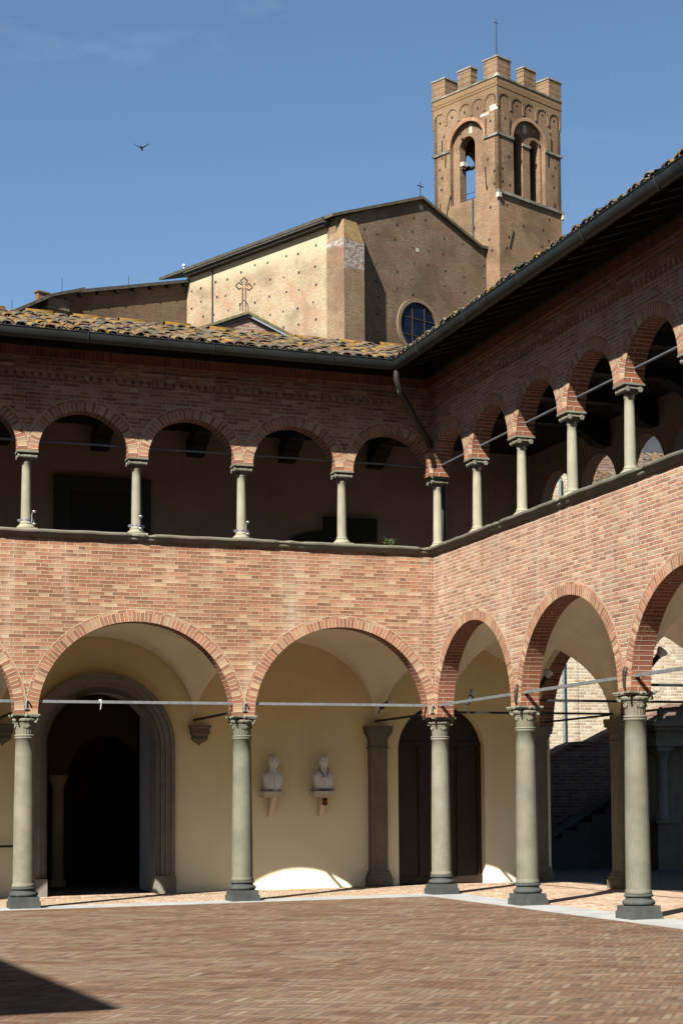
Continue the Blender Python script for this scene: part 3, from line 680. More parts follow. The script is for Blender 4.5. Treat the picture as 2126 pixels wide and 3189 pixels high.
for a, b in ((3.1, -.1), (-.1, -3.7), (-3.7, -7.1)): m = M(); m.box(3.33, 3.37, b, a, 2.985, 3.02); part(m, 'outer_tie', iron, RW)
# downpipe from the corner of the gutters to the wall corner and down behind the corner column
m = M(); g0 = -1.14; m.tube([(g0+.02, g0+.02, 8.38), (g0+.02, g0+.02, 8.26), (-1.08, -1.08, 8.15), (-1.0, -1.0, 8.06)], .05, 10); m.tube([(-1.0, -1.0, 8.06), (-.22, -.22, 7.46), (-.19, -.19, 7.40)], .045, 10)
m.tube([(.24, .34, 7.6), (.24, .34, 4.92)], .05, 10); dp = part(m, 'downpipe', plain('brown_pipe', (.035, .029, .025), (.05, .042, .036), 5, .5), LW)
m = M(); m.tube([(-1.04+.075*cos(t)*.7, -1.04+.075*cos(t)*.7, 8.09+.07*sin(t)) for t in [-pi+pi*k/10 for k in range(11)]], .008, 5); part(m, 'pipe_clamp', steel, dp)
m = M(); m.face([(-1.05, -1.05, 8.545), (-1.62, -1.07, 8.55), (-1.4, -.88, 8.59), (-.88, -.88, 8.60)]); m.face([(-1.05, -1.05, 8.547), (-1.07, -1.62, 8.552), (-.88, -1.4, 8.592), (-.88, -.88, 8.60)]); part(m, 'valley_flashing', zinc, LW)
# hooks and cable bundles on the piers above the capitals
for par, X, B in ((LW, LM, BL), (RW, RM, BR_)):
    for k in (0, 1, 2, 3) if par is LW else (1, 2, 3):
        m = M(X); s = k*B+(0 if k else .20)
        if par is LW:
            m.tube([(s, -T-.012, 3.13), (s, -T-.075, 3.12), (s, -T-.08, 3.09)], .012, 6); m.tube([(s, -T-.02, 3.12), (s+.006, -T-.022, 3.02), (s, -T-.02, 2.985)], .017, 6); m.tube([(s-.035, -T-.02, 2.985), (s+.03, -T-.02, 2.98)], .012, 6)
            part(m, 'wall_hook', steel, par)
        else:
            for j in range(5):
                a = random.uniform(-.05, .05); m.tube([(s+.10+a*.3, -T-.01, 3.13+.02*j), (s+.08+a, -T-.05, 3.13+.025*j), (s+.05+a, -T-.03, 3.05), (s+.06+a*.5, -T-.04, 2.98-.01*j), (s+.04, -T-.02, 2.94)], .008, 5)
            part(m, 'cable_bundle', iron, par)

# ------------------------------------------------------------------ busts
def bust(x, z, turn, name_l, name_r, medal, label):
    r = thing('bust', (x, 3.0, z), label, 'bust', 'marble busts on the walk wall')
    rt = lambda px, py, pz: (px*cos(turn)-py*sin(turn), px*sin(turn)+py*cos(turn), pz)
    m = M(); rows = []
    for zz, hw, hd, cy in ((0, .150, .10, 0), (.03, .155, .105, 0), (.12, .168, .118, 0), (.21, .182, .12, 0), (.275, .187, .113, 0), (.312, .172, .10, .005), (.338, .130, .09, .01), (.36, .088, .078, .008), (.385, .068, .067, 0), (.44, .060, .064, -.006), (.47, .062, .07, -.012)):
        rows.append([(hw*math.copysign(abs(cos(a))**.75, cos(a)), cy+hd*math.copysign(abs(sin(a))**.75, sin(a)), zz) for a in [2*pi*k/28 for k in range(28)]])
    m.smooth = True; m.grid(rows, True); m.smooth = False; m.face(rows[0])
    def hf(t, a):      # forward is -y (a = -pi/2)
        n = Vector((sin(t)*cos(a), sin(t)*sin(a), cos(t))); g = lambda c_, w: math.exp(-((n-Vector(c_).normalized()).length/w)**2)
        return 1+.28*g((0, -1, -.18), .16)+.14*g((0, -1, .02), .12)-.15*g((.36, -.9, .1), .17)-.15*g((-.36, -.9, .1), .17)+.07*g((.35, -.9, .3), .15)+.07*g((-.35, -.9, .3), .15)+.05*g((0, -1, .32), .35)-.05*g((0, -1, -.42), .12)+.05*g((0, -1, -.52), .10)+.13*g((0, -.75, -.85), .32)+.16*g((1, .1, -.05), .16)+.16*g((-1, .1, -.05), .16)-.07*g((.7, -.5, -.6), .4)-.07*g((-.7, -.5, -.6), .4)+.08*g((0, 1, .2), .6)
    h = M(); h.ball((0, -.03, .53), (.084, .106, .124), 36, 26, hf); h.v = [rt(*q) for q in h.v]
    # collar
    m.tube([(.068*cos(a), -.004+.07*sin(a), .395+.012*sin(a)) for a in [2*pi*k/20 for k in range(21)]], .012, 6)
    m.tube([(0, -.118, .04), (0, -.128, .2), (0, -.10, .33)], .004, 5)
    o = m.build('torso', marble); o.parent = r; hd = h.build('head', marble); hd.parent = r
    hr = M(); hr.ball((0, .006, .562), (.088, .103, .105), 24, 12, lambda t, a: 1.0 if t < 1.25 else .9); hr.v = [rt(*q) for q in hr.v]; q = hr.build('hair', marble); q.parent = r
    if medal:
        m = M()
        for sx in (-1, 1): m.tube([(sx*.085, -.04, .405), (sx*.062, -.10, .34), (sx*.03, -.13, .26)], .008, 6)
        q = m.build('chain', iron); q.parent = r
        m = M(); m.ball((.0, -.128, .225), (.047, .016, .047), 16, 8); q = m.build('medallion', marble); q.parent = r
        m = M(); m.box(-.17, .17, -.116, -.106, .0, .052); q = m.build('name_band', plain('grey_band', (.40, .42, .45), (.44, .46, .49), 5)); q.parent = r
    sh = M(); sh.prism([(-.205, 0), (.205, 0), (.19, -.10), (-.19, -.10)], -.14, .2); sh.face([(-.205, -.14, 0), (.205, -.14, 0), (.205, .2, 0), (-.205, .2, 0)]); q = sh.build('shelf', beige_st); q.parent = r
    b = M(); P = [(-.10, -.10), (.2, -.10), (.2, -.44), (.13, -.44)]
    for e in (-.045, .045): b.face([(e, y, z_) for y, z_ in P])
    for i in range(4): b.face([(-.045, *P[i]), (.045, *P[i]), (.045, *P[(i+1) % 4]), (-.045, *P[(i+1) % 4])])
    br = b.build('bracket', beige_st); br.parent = r
    for body, tx in ((name_l, -.072), (name_r, .088)) if not medal else ((name_l+' '+name_r, 0),):
        cu = bpy.data.curves.new('lettering', 'FONT'); cu.body = body; cu.size = .046; cu.extrude = .003; cu.align_x = 'CENTER'
        cu.materials.append(iron); t0 = bpy.data.objects.new('letters', cu); C.objects.link(t0); dg = bpy.context.evaluated_depsgraph_get(); me = bpy.data.meshes.new_from_object(t0.evaluated_get(dg)); bpy.data.objects.remove(t0); t = bpy.data.objects.new('lettering', me); C.objects.link(t); t.location = (tx, -.119 if medal else -.116, .008); t.rotation_euler = (pi/2, 0, 0); t.parent = r
    if medal:     # small dark shield with a red field on the bracket
        m = M()
        P = [(-.035, .05), (.035, .05), (.04, .0), (.022, -.05), (0, -.065), (-.022, -.05), (-.04, 0)]
        m.prism([(x, -.20+z_) for x, z_ in P], -.105, -.075); m.ball((-.035, -.09, -.145), (.018, .02, .016), 8, 6); m.ball((.035, -.09, -.145), (.018, .02, .016), 8, 6); m.ball((0, -.09, -.135), (.02, .02, .018), 8, 6); m.ball((-.045, -.08, -.225), (.015, .02, .016), 8, 6); m.ball((.045, -.08, -.225), (.015, .02, .016), 8, 6)
        q = m.build('crest', iron); q.parent = br
        m = M(); m.prism([(x*.55, -.20+z_*.6) for x, z_ in P], -.111, -.10); q = m.build('crest_field', red_p); q.parent = br
    return r
bust(-2.0, 1.735, radians(22), 'PIO', 'XII', False, 'white marble bust without a chain, head turned aside, nearer the middle column')
bust(-1.07, 1.735, radians(8), 'PAULUS', 'VI', True, 'white marble bust with chain, round medallion and a red crest below')

# ------------------------------------------------------------------ small things in the cloister
def flagholder(s, rz, label):
    r = thing('flag_holder', (-s, 0, 5.86), label, 'flag holder', 'steel clamps on the loggia columns')
    m = M(); m.tube([(.083*cos(a), .083*sin(a), 0) for a in [2*pi*k/20 for k in range(21)]], .004, 4)
    m.grid([[(.082*cos(a), .082*sin(a), z) for a in [2*pi*k/20 for k in range(20)]] for z in (-.022, .022)], True); m.box(-.125, -.08, -.012, .012, -.02, .02); m.box(.08, .125, -.012, .012, -.02, .02)
    q = m.build('collar', steel); q.parent = r
    m = M(); c_, s_ = .105*cos(rz), .105*sin(rz)
    m.tube([(c_*.85, s_*.85, -.04), (c_*.9, s_*.9, .02), (c_*.88, s_*.88, .08), (c_, s_, .13)], .009, 6); q = m.build('arm', steel); q.parent = r
    for z in (-.055, .135):
        m = M(); m.lathe([(.024, z-.016), (.031, z-.01), (.033, z+.012), (.026, z+.016), (.022, z+.01), (.022, z-.012)], 14, (c_*1.25, s_*1.25)); q = m.build('ring', steel); q.parent = r
flagholder(2*BL, -.55, 'steel clamp on the loggia column left of the dark framed doorway')
flagholder(1.5*BL, -1.25, 'steel clamp on the loggia column in front of the dark framed doorway')
flagholder(BL, -.95, 'steel clamp on the loggia column straight above the middle ground column')

def spot(loc, aim, label):
    r = thing('spotlight', loc, label, 'spotlight', 'spotlights fixed high in the walks')
    a = Vector(aim).normalized(); up = a.orthogonal().normalized(); b = a.cross(up)
    def fr(prof, mat, nm):
        m = M(); rows = [[tuple(a*z+up*rr*cos(t)+b*rr*sin(t)) for t in [2*pi*k/16 for k in range(16)]] for rr, z in prof]
        m.smooth = True; m.grid(rows, True); m.smooth = False; m.face(rows[-1]); q = m.build(nm, mat); q.parent = r
    fr([(.02, 0), (.035, .02), (.035, .17), (.045, .18)], iron, 'housing'); fr([(.03, .18), (.045, .21), (.075, .27), (.08, .29)], white_p, 'lamp')
    m = M(); m.tube([(0, 0, 0), tuple(-a*.05+Vector((0, 0, -.06)))], .012, 6); q = m.build('stem', iron); q.parent = r
spot((.42, -.15, 3.12), (.45, .2, .62), 'spotlight behind the corner column, in front of the timber door')
spot((.30, -3.30, 3.20), (.5, .1, .75), 'spotlight with white lamp inside the second arch of the slanted wing')
spot((.30, -6.70, 3.25), (.55, -.05, .62), 'largest spotlight, against the sunlit wall at the right edge')
spot((.02, 3.0, 3.22), (.62, -.3, .55), 'spotlight above the stone pilaster beside the busts')

m = M(); m.tube([(-5.62, -.08, 3.135), (-5.60, -.10, 3.13), (-5.59, -.085, 3.07), (-5.60, -.09, 3.0), (-5.625, -.09, 2.95)], [.014, .018, .012, .009, .007], 6); m.tube([(-5.64, -.08, 3.10), (-5.60, -.11, 3.14), (-5.57, -.08, 3.11)], .012, 6)
tag(m.build('cord', wheat), 'short pale cord knotted over the iron tie under the arch left of the middle column', 'cord')
m = M(); m.lathe([(0, .006), (.30, .006), (.31, .005), (.335, .004), (.34, 0)], 40, (-5.14, -9.76)); m.tube([(-5.14+.24*cos(t), -9.76+.24*sin(t), .006) for t in [2*pi*k/40 for k in range(41)]], .004, 5); tag(m.build('manhole_cover', plain('worn_iron_cover', (.18, .125, .08), (.24, .175, .115), 8)), 'round worn cover set flush in the courtyard paving', 'manhole cover')
# plant on the sill
r = thing('sill_plant', (-.78, .12, 5.71), 'small leafy green plant on the stone sill left of the corner column', 'plant')
st, lf = M(), M()
for k in range(11):
    a, ln = random.uniform(0, 2*pi), random.uniform(.07, .2); tx = Vector((cos(a)*.12*random.random()*1.3, sin(a)*.05, ln)); st.tube([(0, 0, -.01), tuple(tx*.5+Vector((0, 0, .01))), tuple(tx)], .003, 4)
    for j in range(13):
        q = tx*random.uniform(.35, 1.05); d = Vector((random.gauss(0, 1), random.gauss(0, 1), random.gauss(.2, .6))).normalized()*random.uniform(.022, .038); e = d.orthogonal().normalized()*d.length*.36
        lf.face([tuple(q), tuple(q+d*.5+e), tuple(q+d), tuple(q+d*.5-e)])
for q, nm, mt in ((st, 'stem', leaf), (lf, 'foliage', leaf)): o = q.build(nm, mt); o.parent = r
r = thing('hanging_lantern', (PX-.45, 4.6, 3.62), 'black wrought lantern hanging in the shadow of the portal', 'lantern')
m = M(); m.tube([(0, 0, .5), (0, 0, 0)], .008, 5); o = m.build('chain', iron); o.parent = r
m = M(); m.lathe([(.02, 0), (.12, -.08), (.13, -.1), (.10, -.34), (.04, -.38), (.02, -.43)], 6); o = m.build('lantern_body', iron); o.parent = r
r = thing('handrail', (-7.4, 3.1, .86), 'dark metal handrail beside the wall at the left edge', 'handrail')
m = M(); m.tube([(-8.8, 3.08, .865), (-6.25, 3.08, .865)], .02, 8); o = m.build('rail', iron); attach(o, r)
for x in (-8.5, -7.4, -6.35): m = M(); m.tube([(x, 3.2, .80), (x, 3.09, .81), (x, 3.08, .86)], .012, 6); o = m.build('wall_bracket', iron); attach(o, r)


# ------------------------------------------------------------------ wing on the sunny side, outside the picture: only its shadow is seen
r = thing('side_wing', (-18, -9, 0), 'plain brick wing beyond the left edge, seen only by its shadow on the paving', 'building')
m = M(); m.box(-21, -16.3, -20.0, 3.4, 0, 8.6); attach(m.build('wall', brick), r)
m = M(lambda x, y, z: (x-(y+20.45)*.06, y, z)); m.prism([(-15.45, 8.42), (-15.45, 8.5), (-18.6, 9.6), (-22, 8.5), (-22, 8.42)], -20.45, 3.4); attach(m.build('roof', tile), r)

r = thing('sky_block_wing', (-12, -34, 0), 'plain brick wing added unseen behind the viewer to cut sky light on the shaded brick', 'building')  # added out of view to keep low sky light off the facades
m = M(); m.box(-34, 8, -38, -31.2, 0, 9.0); attach(m.build('wall', brick), r)
m = M(lambda y, x, z: (x, y, z)); m.prism([(-30.4, 8.7), (-30.4, 8.8), (-34.6, 10.3), (-39, 8.8), (-39, 8.7)], -35, 9); attach(m.build('roof', tile), r)
# ------------------------------------------------------------------ chapel behind the wing
r = thing('chapel', (-1.4, 9, 0), 'small brick chapel gable rising just behind the tiled cloister roof', 'building')
GX, GZ, GS = -1.36, 11.46, .42
m = M(); m.prism([(-6.2, 4.3), (3.2, 4.3), (3.2, 9.5), (GX, GZ-.03), (-6.2, 9.4)], 7.0, 13.5); m.box(-6.2, 3.2, 3.56, 7.0, 4.3, 9.0); m.box(-3.4, 3.2, 3.56, 13.5, 0, 4.29); attach(m.build('wall', brick_mat('weathered_brick', .3, .07, .01, [(0, (.24, .13, .09)), (.4, (.33, .22, .16)), (.7, (.40, .30, .23))], (.42, .36, .3), wob=.01)), r)
m = M()
for sx in (-1, 1):
    P = [(GX, GZ), (GX, GZ+.055), (GX+sx*5.1, GZ+.055-5.1*GS), (GX+sx*5.1, GZ-5.1*GS)]; m.prism(P, 6.9, 13.7); m.u[-6:] = [[(.95, 0)]*4]*6
coppi(m, 0, 0.01, 0, .01, 0, 0, lambda s, d: False)
attach(m.build('roof', plain('mossy_verge_tile', (.10, .095, .05), (.23, .20, .09), 9, .95, 5, .4)), r)
m = M()
for sx in (-1, 1): m.prism([(GX, GZ-.06), (GX, GZ-.005), (GX+sx*5.1, GZ-.005-5.1*GS), (GX+sx*5.1, GZ-.06-5.1*GS)], 6.93, 6.999)
attach(m.build('verge_board', gut_m), r)
m = M(); m.prism([(GX+.08, GZ-.085), (GX+.08, GZ-.045), (GX+3, GZ-.045-2.92*GS), (GX+3, GZ-.085-2.92*GS)], 6.91, 6.929); attach(m.build('zinc_edge', zinc), r)
# wrought iron outline cross on its ridge
m = M(); X0, Y0, Z0, S = GX-.06, 7.0, GZ+.10, .0105
def tref(c_, d, r0=4.2):      # trefoil end
    out = []
    for a0 in (-90, 0, 90): 
        cc = (c_[0]+r0*.9*cos(radians(a0)), c_[1]+r0*.9*sin(radians(a0)))
        for k in range(-5, 6): t = radians(a0+k*17); out.append((cc[0]+r0*.62*cos(t), cc[1]+r0*.62*sin(t)))
    return [(x*cos(d)-y*sin(d), x*sin(d)+y*cos(d)) for x, y in out]
cx0 = (0, 46); hw = 3.0; pts = [(-hw, 6), (-hw, cx0[1]-hw)]
pts += [(x, y+cx0[1]) for x, y in reversed(tref((10, 0), pi))][::1]
pts += [(-hw, cx0[1]+hw)]+[(x, y+cx0[1]) for x, y in reversed(tref((11, 0), pi/2))]+[(hw, cx0[1]+hw)]+[(x, y+cx0[1]) for x, y in reversed(tref((10, 0), 0))]+[(hw, cx0[1]-hw), (hw, 6)]
m.tube([(X0+x*S, Y0, Z0+y*S) for x, y in pts], .0125, 6)
for sx in (-1, 1): m.tube([(X0+sx*hw*S, Y0, Z0+17*S), (X0+sx*8*S, Y0, Z0+9*S), (X0+sx*8*S, Y0, Z0-3*S)], .010, 6); m.tube([(X0+sx*hw*S, Y0, Z0+6*S), (X0+sx*hw*S, Y0, Z0-3*S)], .010, 6)
m.tube([(X0-hw*S, Y0, Z0+18*S), (X0+hw*S, Y0, Z0+18*S)], .009, 6)
tag(m.build('iron_cross', plain('rusty_iron', (.035, .022, .017), (.06, .036, .026), 20, .7)), 'open wrought iron outline cross with lobed ends on the chapel gable', 'cross')

# ------------------------------------------------------------------ yard beyond the east walk
r = thing('stair_wall', (8, 9, 0), 'shaded brick stair wall rising to the right behind the outer arcade', 'wall')
TP = [(4.2, 1.5), (6.0, 2.42), (6.6, 2.77), (6.86, 2.86), (7.27, 2.88), (7.8, 3.13), (8.75, 3.48), (9.25, 3.74), (13.5, 3.74)]
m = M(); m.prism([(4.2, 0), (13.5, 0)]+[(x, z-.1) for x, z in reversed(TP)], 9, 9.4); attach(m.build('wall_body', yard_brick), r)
m = M()
for (a, b), (c_, d) in zip(TP, TP[1:]): m.prism([(a, b-.1), (c_, d-.1), (c_, d), (a, b)], 8.93, 9.47)
attach(m.build('coping', [brick_mat('coping_brick', 5, .065, .01, [(0, (.28, .13, .09)), (.5, (.36, .2, .14))], (.4, .33, .27), split=False)]), r)
m = M()
for k in range(9): m.box(7.2-k*.33, 9, 7.9, 8.92, k*.17, (k+1)*.17) if False else m.box(4.6+k*.36, 10, 8.0, 8.93, k*.17, (k+1)*.17)
m.prism([(5.6, .6), (8.6, 2.35), (8.6, 2.5), (5.6, .75)], 7.9, 8.0); attach(m.build('steps', dirt_g), r)
r = thing('stone_shrine', (8.55, 6.6, 0), 'dark carved stone shrine with columns and ball finials in the shaded yard', 'shrine')
m = M()
for x in (7.66, 9.44): m.box(x-.22, x+.22, 6.2, 6.7, .12, 1.08); m.box(x-.27, x+.27, 6.15, 6.75, 1.0, 1.08)
m.box(7.35, 9.75, 6.05, 6.9, 0, .12); m.box(7.88, 9.22, 6.45, 6.8, .12, 1.0); attach(m.build('pedestal', brown_st), r)
for x in (7.66, 9.44):
    m = M(); m.lathe([(.16, 1.08), (.16, 1.14), (.12, 1.2), (.115, 2.35), (.14, 2.38)], 18, (x, 6.4)); c_ = m.build('column', portal_st); attach(c_, r)
    m = M(); m.box(x-.19, x+.19, 6.21, 6.59, 2.56, 2.66); m.lathe([(.12, 2.38), (.17, 2.5), (.2, 2.56)], 16, (x, 6.4)); q = m.build('capital', portal_st, c_)
m = M(); m.box(7.42, 9.68, 6.18, 6.85, 2.66, 2.84); m.box(7.46, 9.64, 6.22, 6.85, 2.84, 3.0); m.box(7.36, 9.74, 6.12, 6.9, 3.0, 3.09); m.box(7.28, 9.82, 6.04, 6.95, 3.09, 3.2); attach(m.build('entablature', brown_st), r)
m = M(); m.box(7.45, 9.65, 6.7, 6.9, 1.0, 2.7); attach(m.build('back_panel', brown_st), r)
for x in (7.67, 9.43):
    m = M(); m.lathe([(.12, 3.2), (.10, 3.25), (.05, 3.29), (.07, 3.33), (.085, 3.38), (.08, 3.44), (.04, 3.48), (.03, 3.52)], 16, (x, 6.4)); attach(m.build('finial', brown_st), r)
m = M(); m.prism([(7.82, 3.2), (7.9, 3.33), (8.02, 3.34), (8.1, 3.26), (8.2, 3.5), (8.4, 3.7), (8.55, 3.78), (8.7, 3.7), (8.9, 3.5), (9.0, 3.26), (9.08, 3.34), (9.2, 3.33), (9.28, 3.2)], 6.3, 6.6); attach(m.build('scroll_pediment', brown_st), r)
# houses beyond
r = thing('house', (9, 18, 0), 'tall pale brick house wall in full sun with a drainpipe, beyond the yard', 'house', 'houses beyond the yard')
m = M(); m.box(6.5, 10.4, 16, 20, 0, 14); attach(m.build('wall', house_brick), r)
m = M(); m.tube([(9.94, 15.93, 0), (9.92, 15.93, 10.4)], .042, 10); attach(m.build('drainpipe', copper), r)
m = M(); m.prism([(6.2, 14), (10.7, 14), (10.7, 14.1), (8.4, 15.2), (6.2, 14.1)], 15.6, 20.3); attach(m.build('roof', tile_g), r)
r = thing('house', (14, 18, 0), 'lower brick house with grey tiled roof glimpsed through the loggia arches', 'house', 'houses beyond the yard')
m = M(); m.box(10.41, 19, 16.02, 22, 0, 10.2); attach(m.build('wall', house_brick), r)
m = M(lambda s, d, z: (s, d, z)); m.face([(10.45, 15.4, 10.0), (19.5, 15.4, 10.0), (19.5, 20, 12.1), (10.45, 20, 12.1)], [(.9, 0)]*4); m.face([(10.45, 20, 12.1), (19.5, 20, 12.1), (19.5, 23, 10.6), (10.45, 23, 10.6)], [(.9, 0)]*4)
coppi(m, 10.55, 17.5, 15.4, 20, 10.02, .456, lambda s, d: True, .23); attach(m.build('roof', tile_g), r)
m = M(); m.box(11.7, 13.2, 17.2, 18.6, 10.4, 12.2); attach(m.build('chimney', yard_brick), r)
r = thing('house', (17, 26, 0), 'house with shade coloured into its wall, standing behind the grey tiled roof, seen through the loggia arches', 'house', 'houses beyond the yard')
m = M(); m.box(11, 24, 23.2, 30, 0, 14.6); attach(m.build('wall', plain('shaded_wall', (.05, .055, .07), (.08, .085, .10), 2)), r)  # bluish dark: the wall's shade is put into its colour
m = M(); m.prism([(10.6, 14.6), (24.4, 14.6), (24.4, 14.8), (17.5, 16.4), (10.6, 14.8)], 22.8, 30.4); attach(m.build('roof', tile_g), r)

# ------------------------------------------------------------------ church on the hill (local frame: a along the gable, b into depth)
TH = radians(23.3); TC = Vector((45.9, 101.7, 0)); eR = Vector((cos(TH), sin(TH), 0)); eN = Vector((-sin(TH), cos(TH), 0))
def CH(a, b, z): q = TC+eR*a+eN*b; return (q.x, q.y, z)
def CHs(b, a, z): return CH(a, b, z)
BASE = 14
r = thing('church', CH(-10, 12, 0), 'large brick church with round window gable on the hill', 'church')
GJ = 1.55
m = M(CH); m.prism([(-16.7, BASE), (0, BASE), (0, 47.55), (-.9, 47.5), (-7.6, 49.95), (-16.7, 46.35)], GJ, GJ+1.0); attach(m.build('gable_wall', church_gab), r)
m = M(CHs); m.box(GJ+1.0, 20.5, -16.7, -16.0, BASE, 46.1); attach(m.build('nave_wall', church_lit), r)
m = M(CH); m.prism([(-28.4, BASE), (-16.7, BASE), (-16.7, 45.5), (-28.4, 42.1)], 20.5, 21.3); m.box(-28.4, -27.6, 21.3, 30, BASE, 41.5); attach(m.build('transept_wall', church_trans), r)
m = M(CH); m.prism([(-36.5, BASE), (-29, BASE), (-29, 41.7), (-31.2, 40.8), (-36.5, 37.8)], 20.0, 20.8); attach(m.build('apse_wall', apse_mat), r)
m = M(CH); m.box(-31.33, -29.62, 18.55, 20.3, BASE, 39.95); m.box(-31.45, -29.5, 18.4, 20.3, 39.95, 40.15); m.box(-31.33, -29.62, 18.55, 20.3, 40.15, 40.85); attach(m.build('apse_buttress', apse_mat), r)
# gable corner buttress with hipped weathering
m = M(CH); lo = [(-17, .3), (-14.93, .3), (-14.93, 2.3), (-17, 2.3)]; hi = [(-16.2, 1.2), (-14.9, 1.2), (-14.9, 2.25), (-16.2, 2.25)]
for i in range(4):
    (a, b), (c_, d) = lo[i], lo[(i+1) % 4]; (e, f), (g_, h) = hi[i], hi[(i+1) % 4]
    m.cur = 0; m.face([(a, b, BASE), (c_, d, BASE), (c_, d, 44.4), (a, b, 44.4)]); m.cur = 1 if i == 0 else 0; m.face([(a, b, 44.4), (c_, d, 44.4), (g_, h, 46.25), (e, f, 46.25)])
m.face([(*q, 46.25) for q in hi]); attach(m.build('buttress', [butt_mat, butt_lichen]), r)
m = M(CH); rows = []     # roofs
m.prism([(-17.3, 46.2), (-17.3, 46.42), (-7.6, 50.2), (-.75, 47.68), (0, 47.72), (0, 47.5), (-.8, 47.45), (-7.6, 49.95)], GJ-.3, 22.5); attach(m.build('gable_roof', plain('mossy_verge', (.07, .06, .035), (.15, .125, .07), 2.5, .95, 6)), r)
m = M(CH); m.box(-17.45, -16.1, 2.2, 20.0, 45.95, 46.18); m.box(-17.25, -16.1, 2.3, 20.0, 45.75, 45.95); m.prism([(-17.5, 46.1), (-17.5, 46.35), (-10, 48.7), (-10, 48.4)], 2.2, 23.4); attach(m.build('nave_eave', plain('dark_eave', (.05, .045, .035), (.09, .08, .06), 3)), r)
m = M(CH); m.prism([(-28.6, 42.0), (-28.6, 42.22), (-16.3, 45.75), (-16.3, 45.5), (-28.4, 41.98)], 20.05, 24); m.prism([(-36.8, 37.5), (-36.8, 37.75), (-31.2, 41.02), (-28.3, 42.1), (-28.3, 41.85), (-31.1, 40.82)], 18.1, 21); attach(m.build('transept_roof', plain('dark_roof_edge', (.06, .055, .045), (.12, .11, .09), 3)), r)
for k in range(7):
    a = -27.3+k*1.7; z = 42.1+(a+28.4)*.29; m = M(CH); m.box(a-.12, a+.12, 20.1, 20.5, z-.36, z-.1); attach(m.build('rafter_end', wood_d), r)
# round window
def disc(c_, r0, r1, b0, mat, nm, par, dep=.12):
    m = M(CH); n = 48; A = [(c_[0]+cos(2*pi*k/n), c_[1]+sin(2*pi*k/n)) for k in range(n)]
    P = lambda k, rr, b: (c_[0]+rr*cos(2*pi*k/n), b, c_[1]+rr*sin(2*pi*k/n))
    for k in range(n):
        if r0: m.face([P(k, r0, b0), P(k+1, r0, b0), P(k+1, r1, b0), P(k, r1, b0)]); m.face([P(k, r0, b0), P(k+1, r0, b0), P(k+1, r0, b0+dep), P(k, r0, b0+dep)])
        m.face([P(k, r1, b0), P(k+1, r1, b0), P(k+1, r1, b0+dep), P(k, r1, b0+dep)])
    if not r0: m.face([P(k, r1, b0) for k in range(n)])
    o = m.build(nm, mat); attach(o, par); return o
w = disc((-8.05, 39.3), 2.05, 2.36, GJ-.2, plain('window_brick_ring', (.20, .135, .085), (.27, .185, .12), 2), 'round_window', r, .24)
disc((-8.05, 39.3), 0, 2.06, GJ-.03, glass, 'pane', w, .02)
m = M(CH)
for a in (-8.7, -7.35): m.box(a-.05, a+.05, GJ-.08, GJ-.035, 37.5, 41.1)
for z in (38.6, 40.0): m.box(-9.9, -6.2, GJ-.075, GJ-.037, z-.03, z+.03)
o = m.build('glazing_bar', lead); attach(o, w)
def hole(par, *q, nm='putlog_hole', mat=None): m = M(CH); m.box(*q); attach(m.build(nm, mat or hole_m), par)
# putlog holes
for a, zz in ((-12.5, (47.3, 46, 44.8, 43.5, 42.2, 40.9, 39.6, 38.3)), (-10.4, (47.3, 46, 44.7, 43.4, 42.1)), (-8.5, (48.2, 47, 45.8, 44.5, 43.2, 41.9)), (-6.9, (48.5, 47.3, 46, 44.8, 43.5, 42.2)), (-4.85, (47.3, 46, 44.7, 43.4, 42.1)), (-2.75, (47.3, 45.9, 44.7, 43.4)), (-.4, (46.2, 45)), (-13.7, (46.1, 44.8))):
    for z in zz:
        q = random.uniform(-.22, .22); z += random.uniform(-.12, .12); h_ = random.uniform(.05, .085)
        if random.random() > .15: hole(r, a-h_+q, a+h_+q, GJ-.01, GJ+.05, z-h_*1.3, z+h_)
for b, zz in ((20, (44.5, 43, 41.9)), (18.45, (44.5, 43.3, 42)), (16.55, (44.6, 43.2, 41.9)), (15, (44.5, 43.2, 41.8)), (13.2, (44.7, 43.4, 42, 40.8)), (11.45, (44.8, 43.2, 41.8, 40.5)), (9.55, (44.7, 43.2, 41.8, 40.4)), (7.7, (44.6, 43.1, 41.7, 40.3, 39)), (5.9, (44.5, 43, 41.6, 40.2, 38.9)), (4.1, (44.6, 43, 41.6, 40.2, 38.8))):
    for z in zz:
        q = random.uniform(-.25, .25); z += random.uniform(-.1, .1); h_ = random.uniform(.065, .115)
        if random.random() > .1: hole(r, -16.71, -16.6, b-h_+q, b+h_+q, z-h_, z+h_)
for a, zz in ((-27, (40.6,)), (-25, (40.2,)), (-22.5, (40.9, 40.4)), (-20, (41.2, 40.7)), (-18, (41.5,))):
    for z in zz: hole(r, a-.12, a+.12, 20.48, 20.6, z-.12, z+.1)
hole(r, -7.75, -7.35, GJ-.02, GJ+.05, 49.1, 49.5, nm='white_stone', mat=tufa); hole(r, -8.15, -7.85, GJ-.02, GJ+.05, 45.55, 45.85, nm='white_stone', mat=tufa)
m = M(CH); m.tube([(-16.78, 16.9, 46.0), (-16.78, 16.9, 38)], .06, 8); attach(m.build('drainpipe', gut_m), r)
m = M(CH); m.tube([(-7.6, GJ, 50.1), (-7.6, GJ, 51.4)], .045, 6); m.tube([(-7.95, GJ, 51.05), (-7.25, GJ, 51.05)], .04, 6); attach(m.build('roof_cross', iron), r)
m = M(CH); m.tube([(-16.5, 21.2, 46.3), (-16.5, 21.2, 47.0)], .07, 6); m.ball((-16.5, 21.2, 47.1), (.17, .17, .15), 8, 6); attach(m.build('roof_lamp', white_p), r)
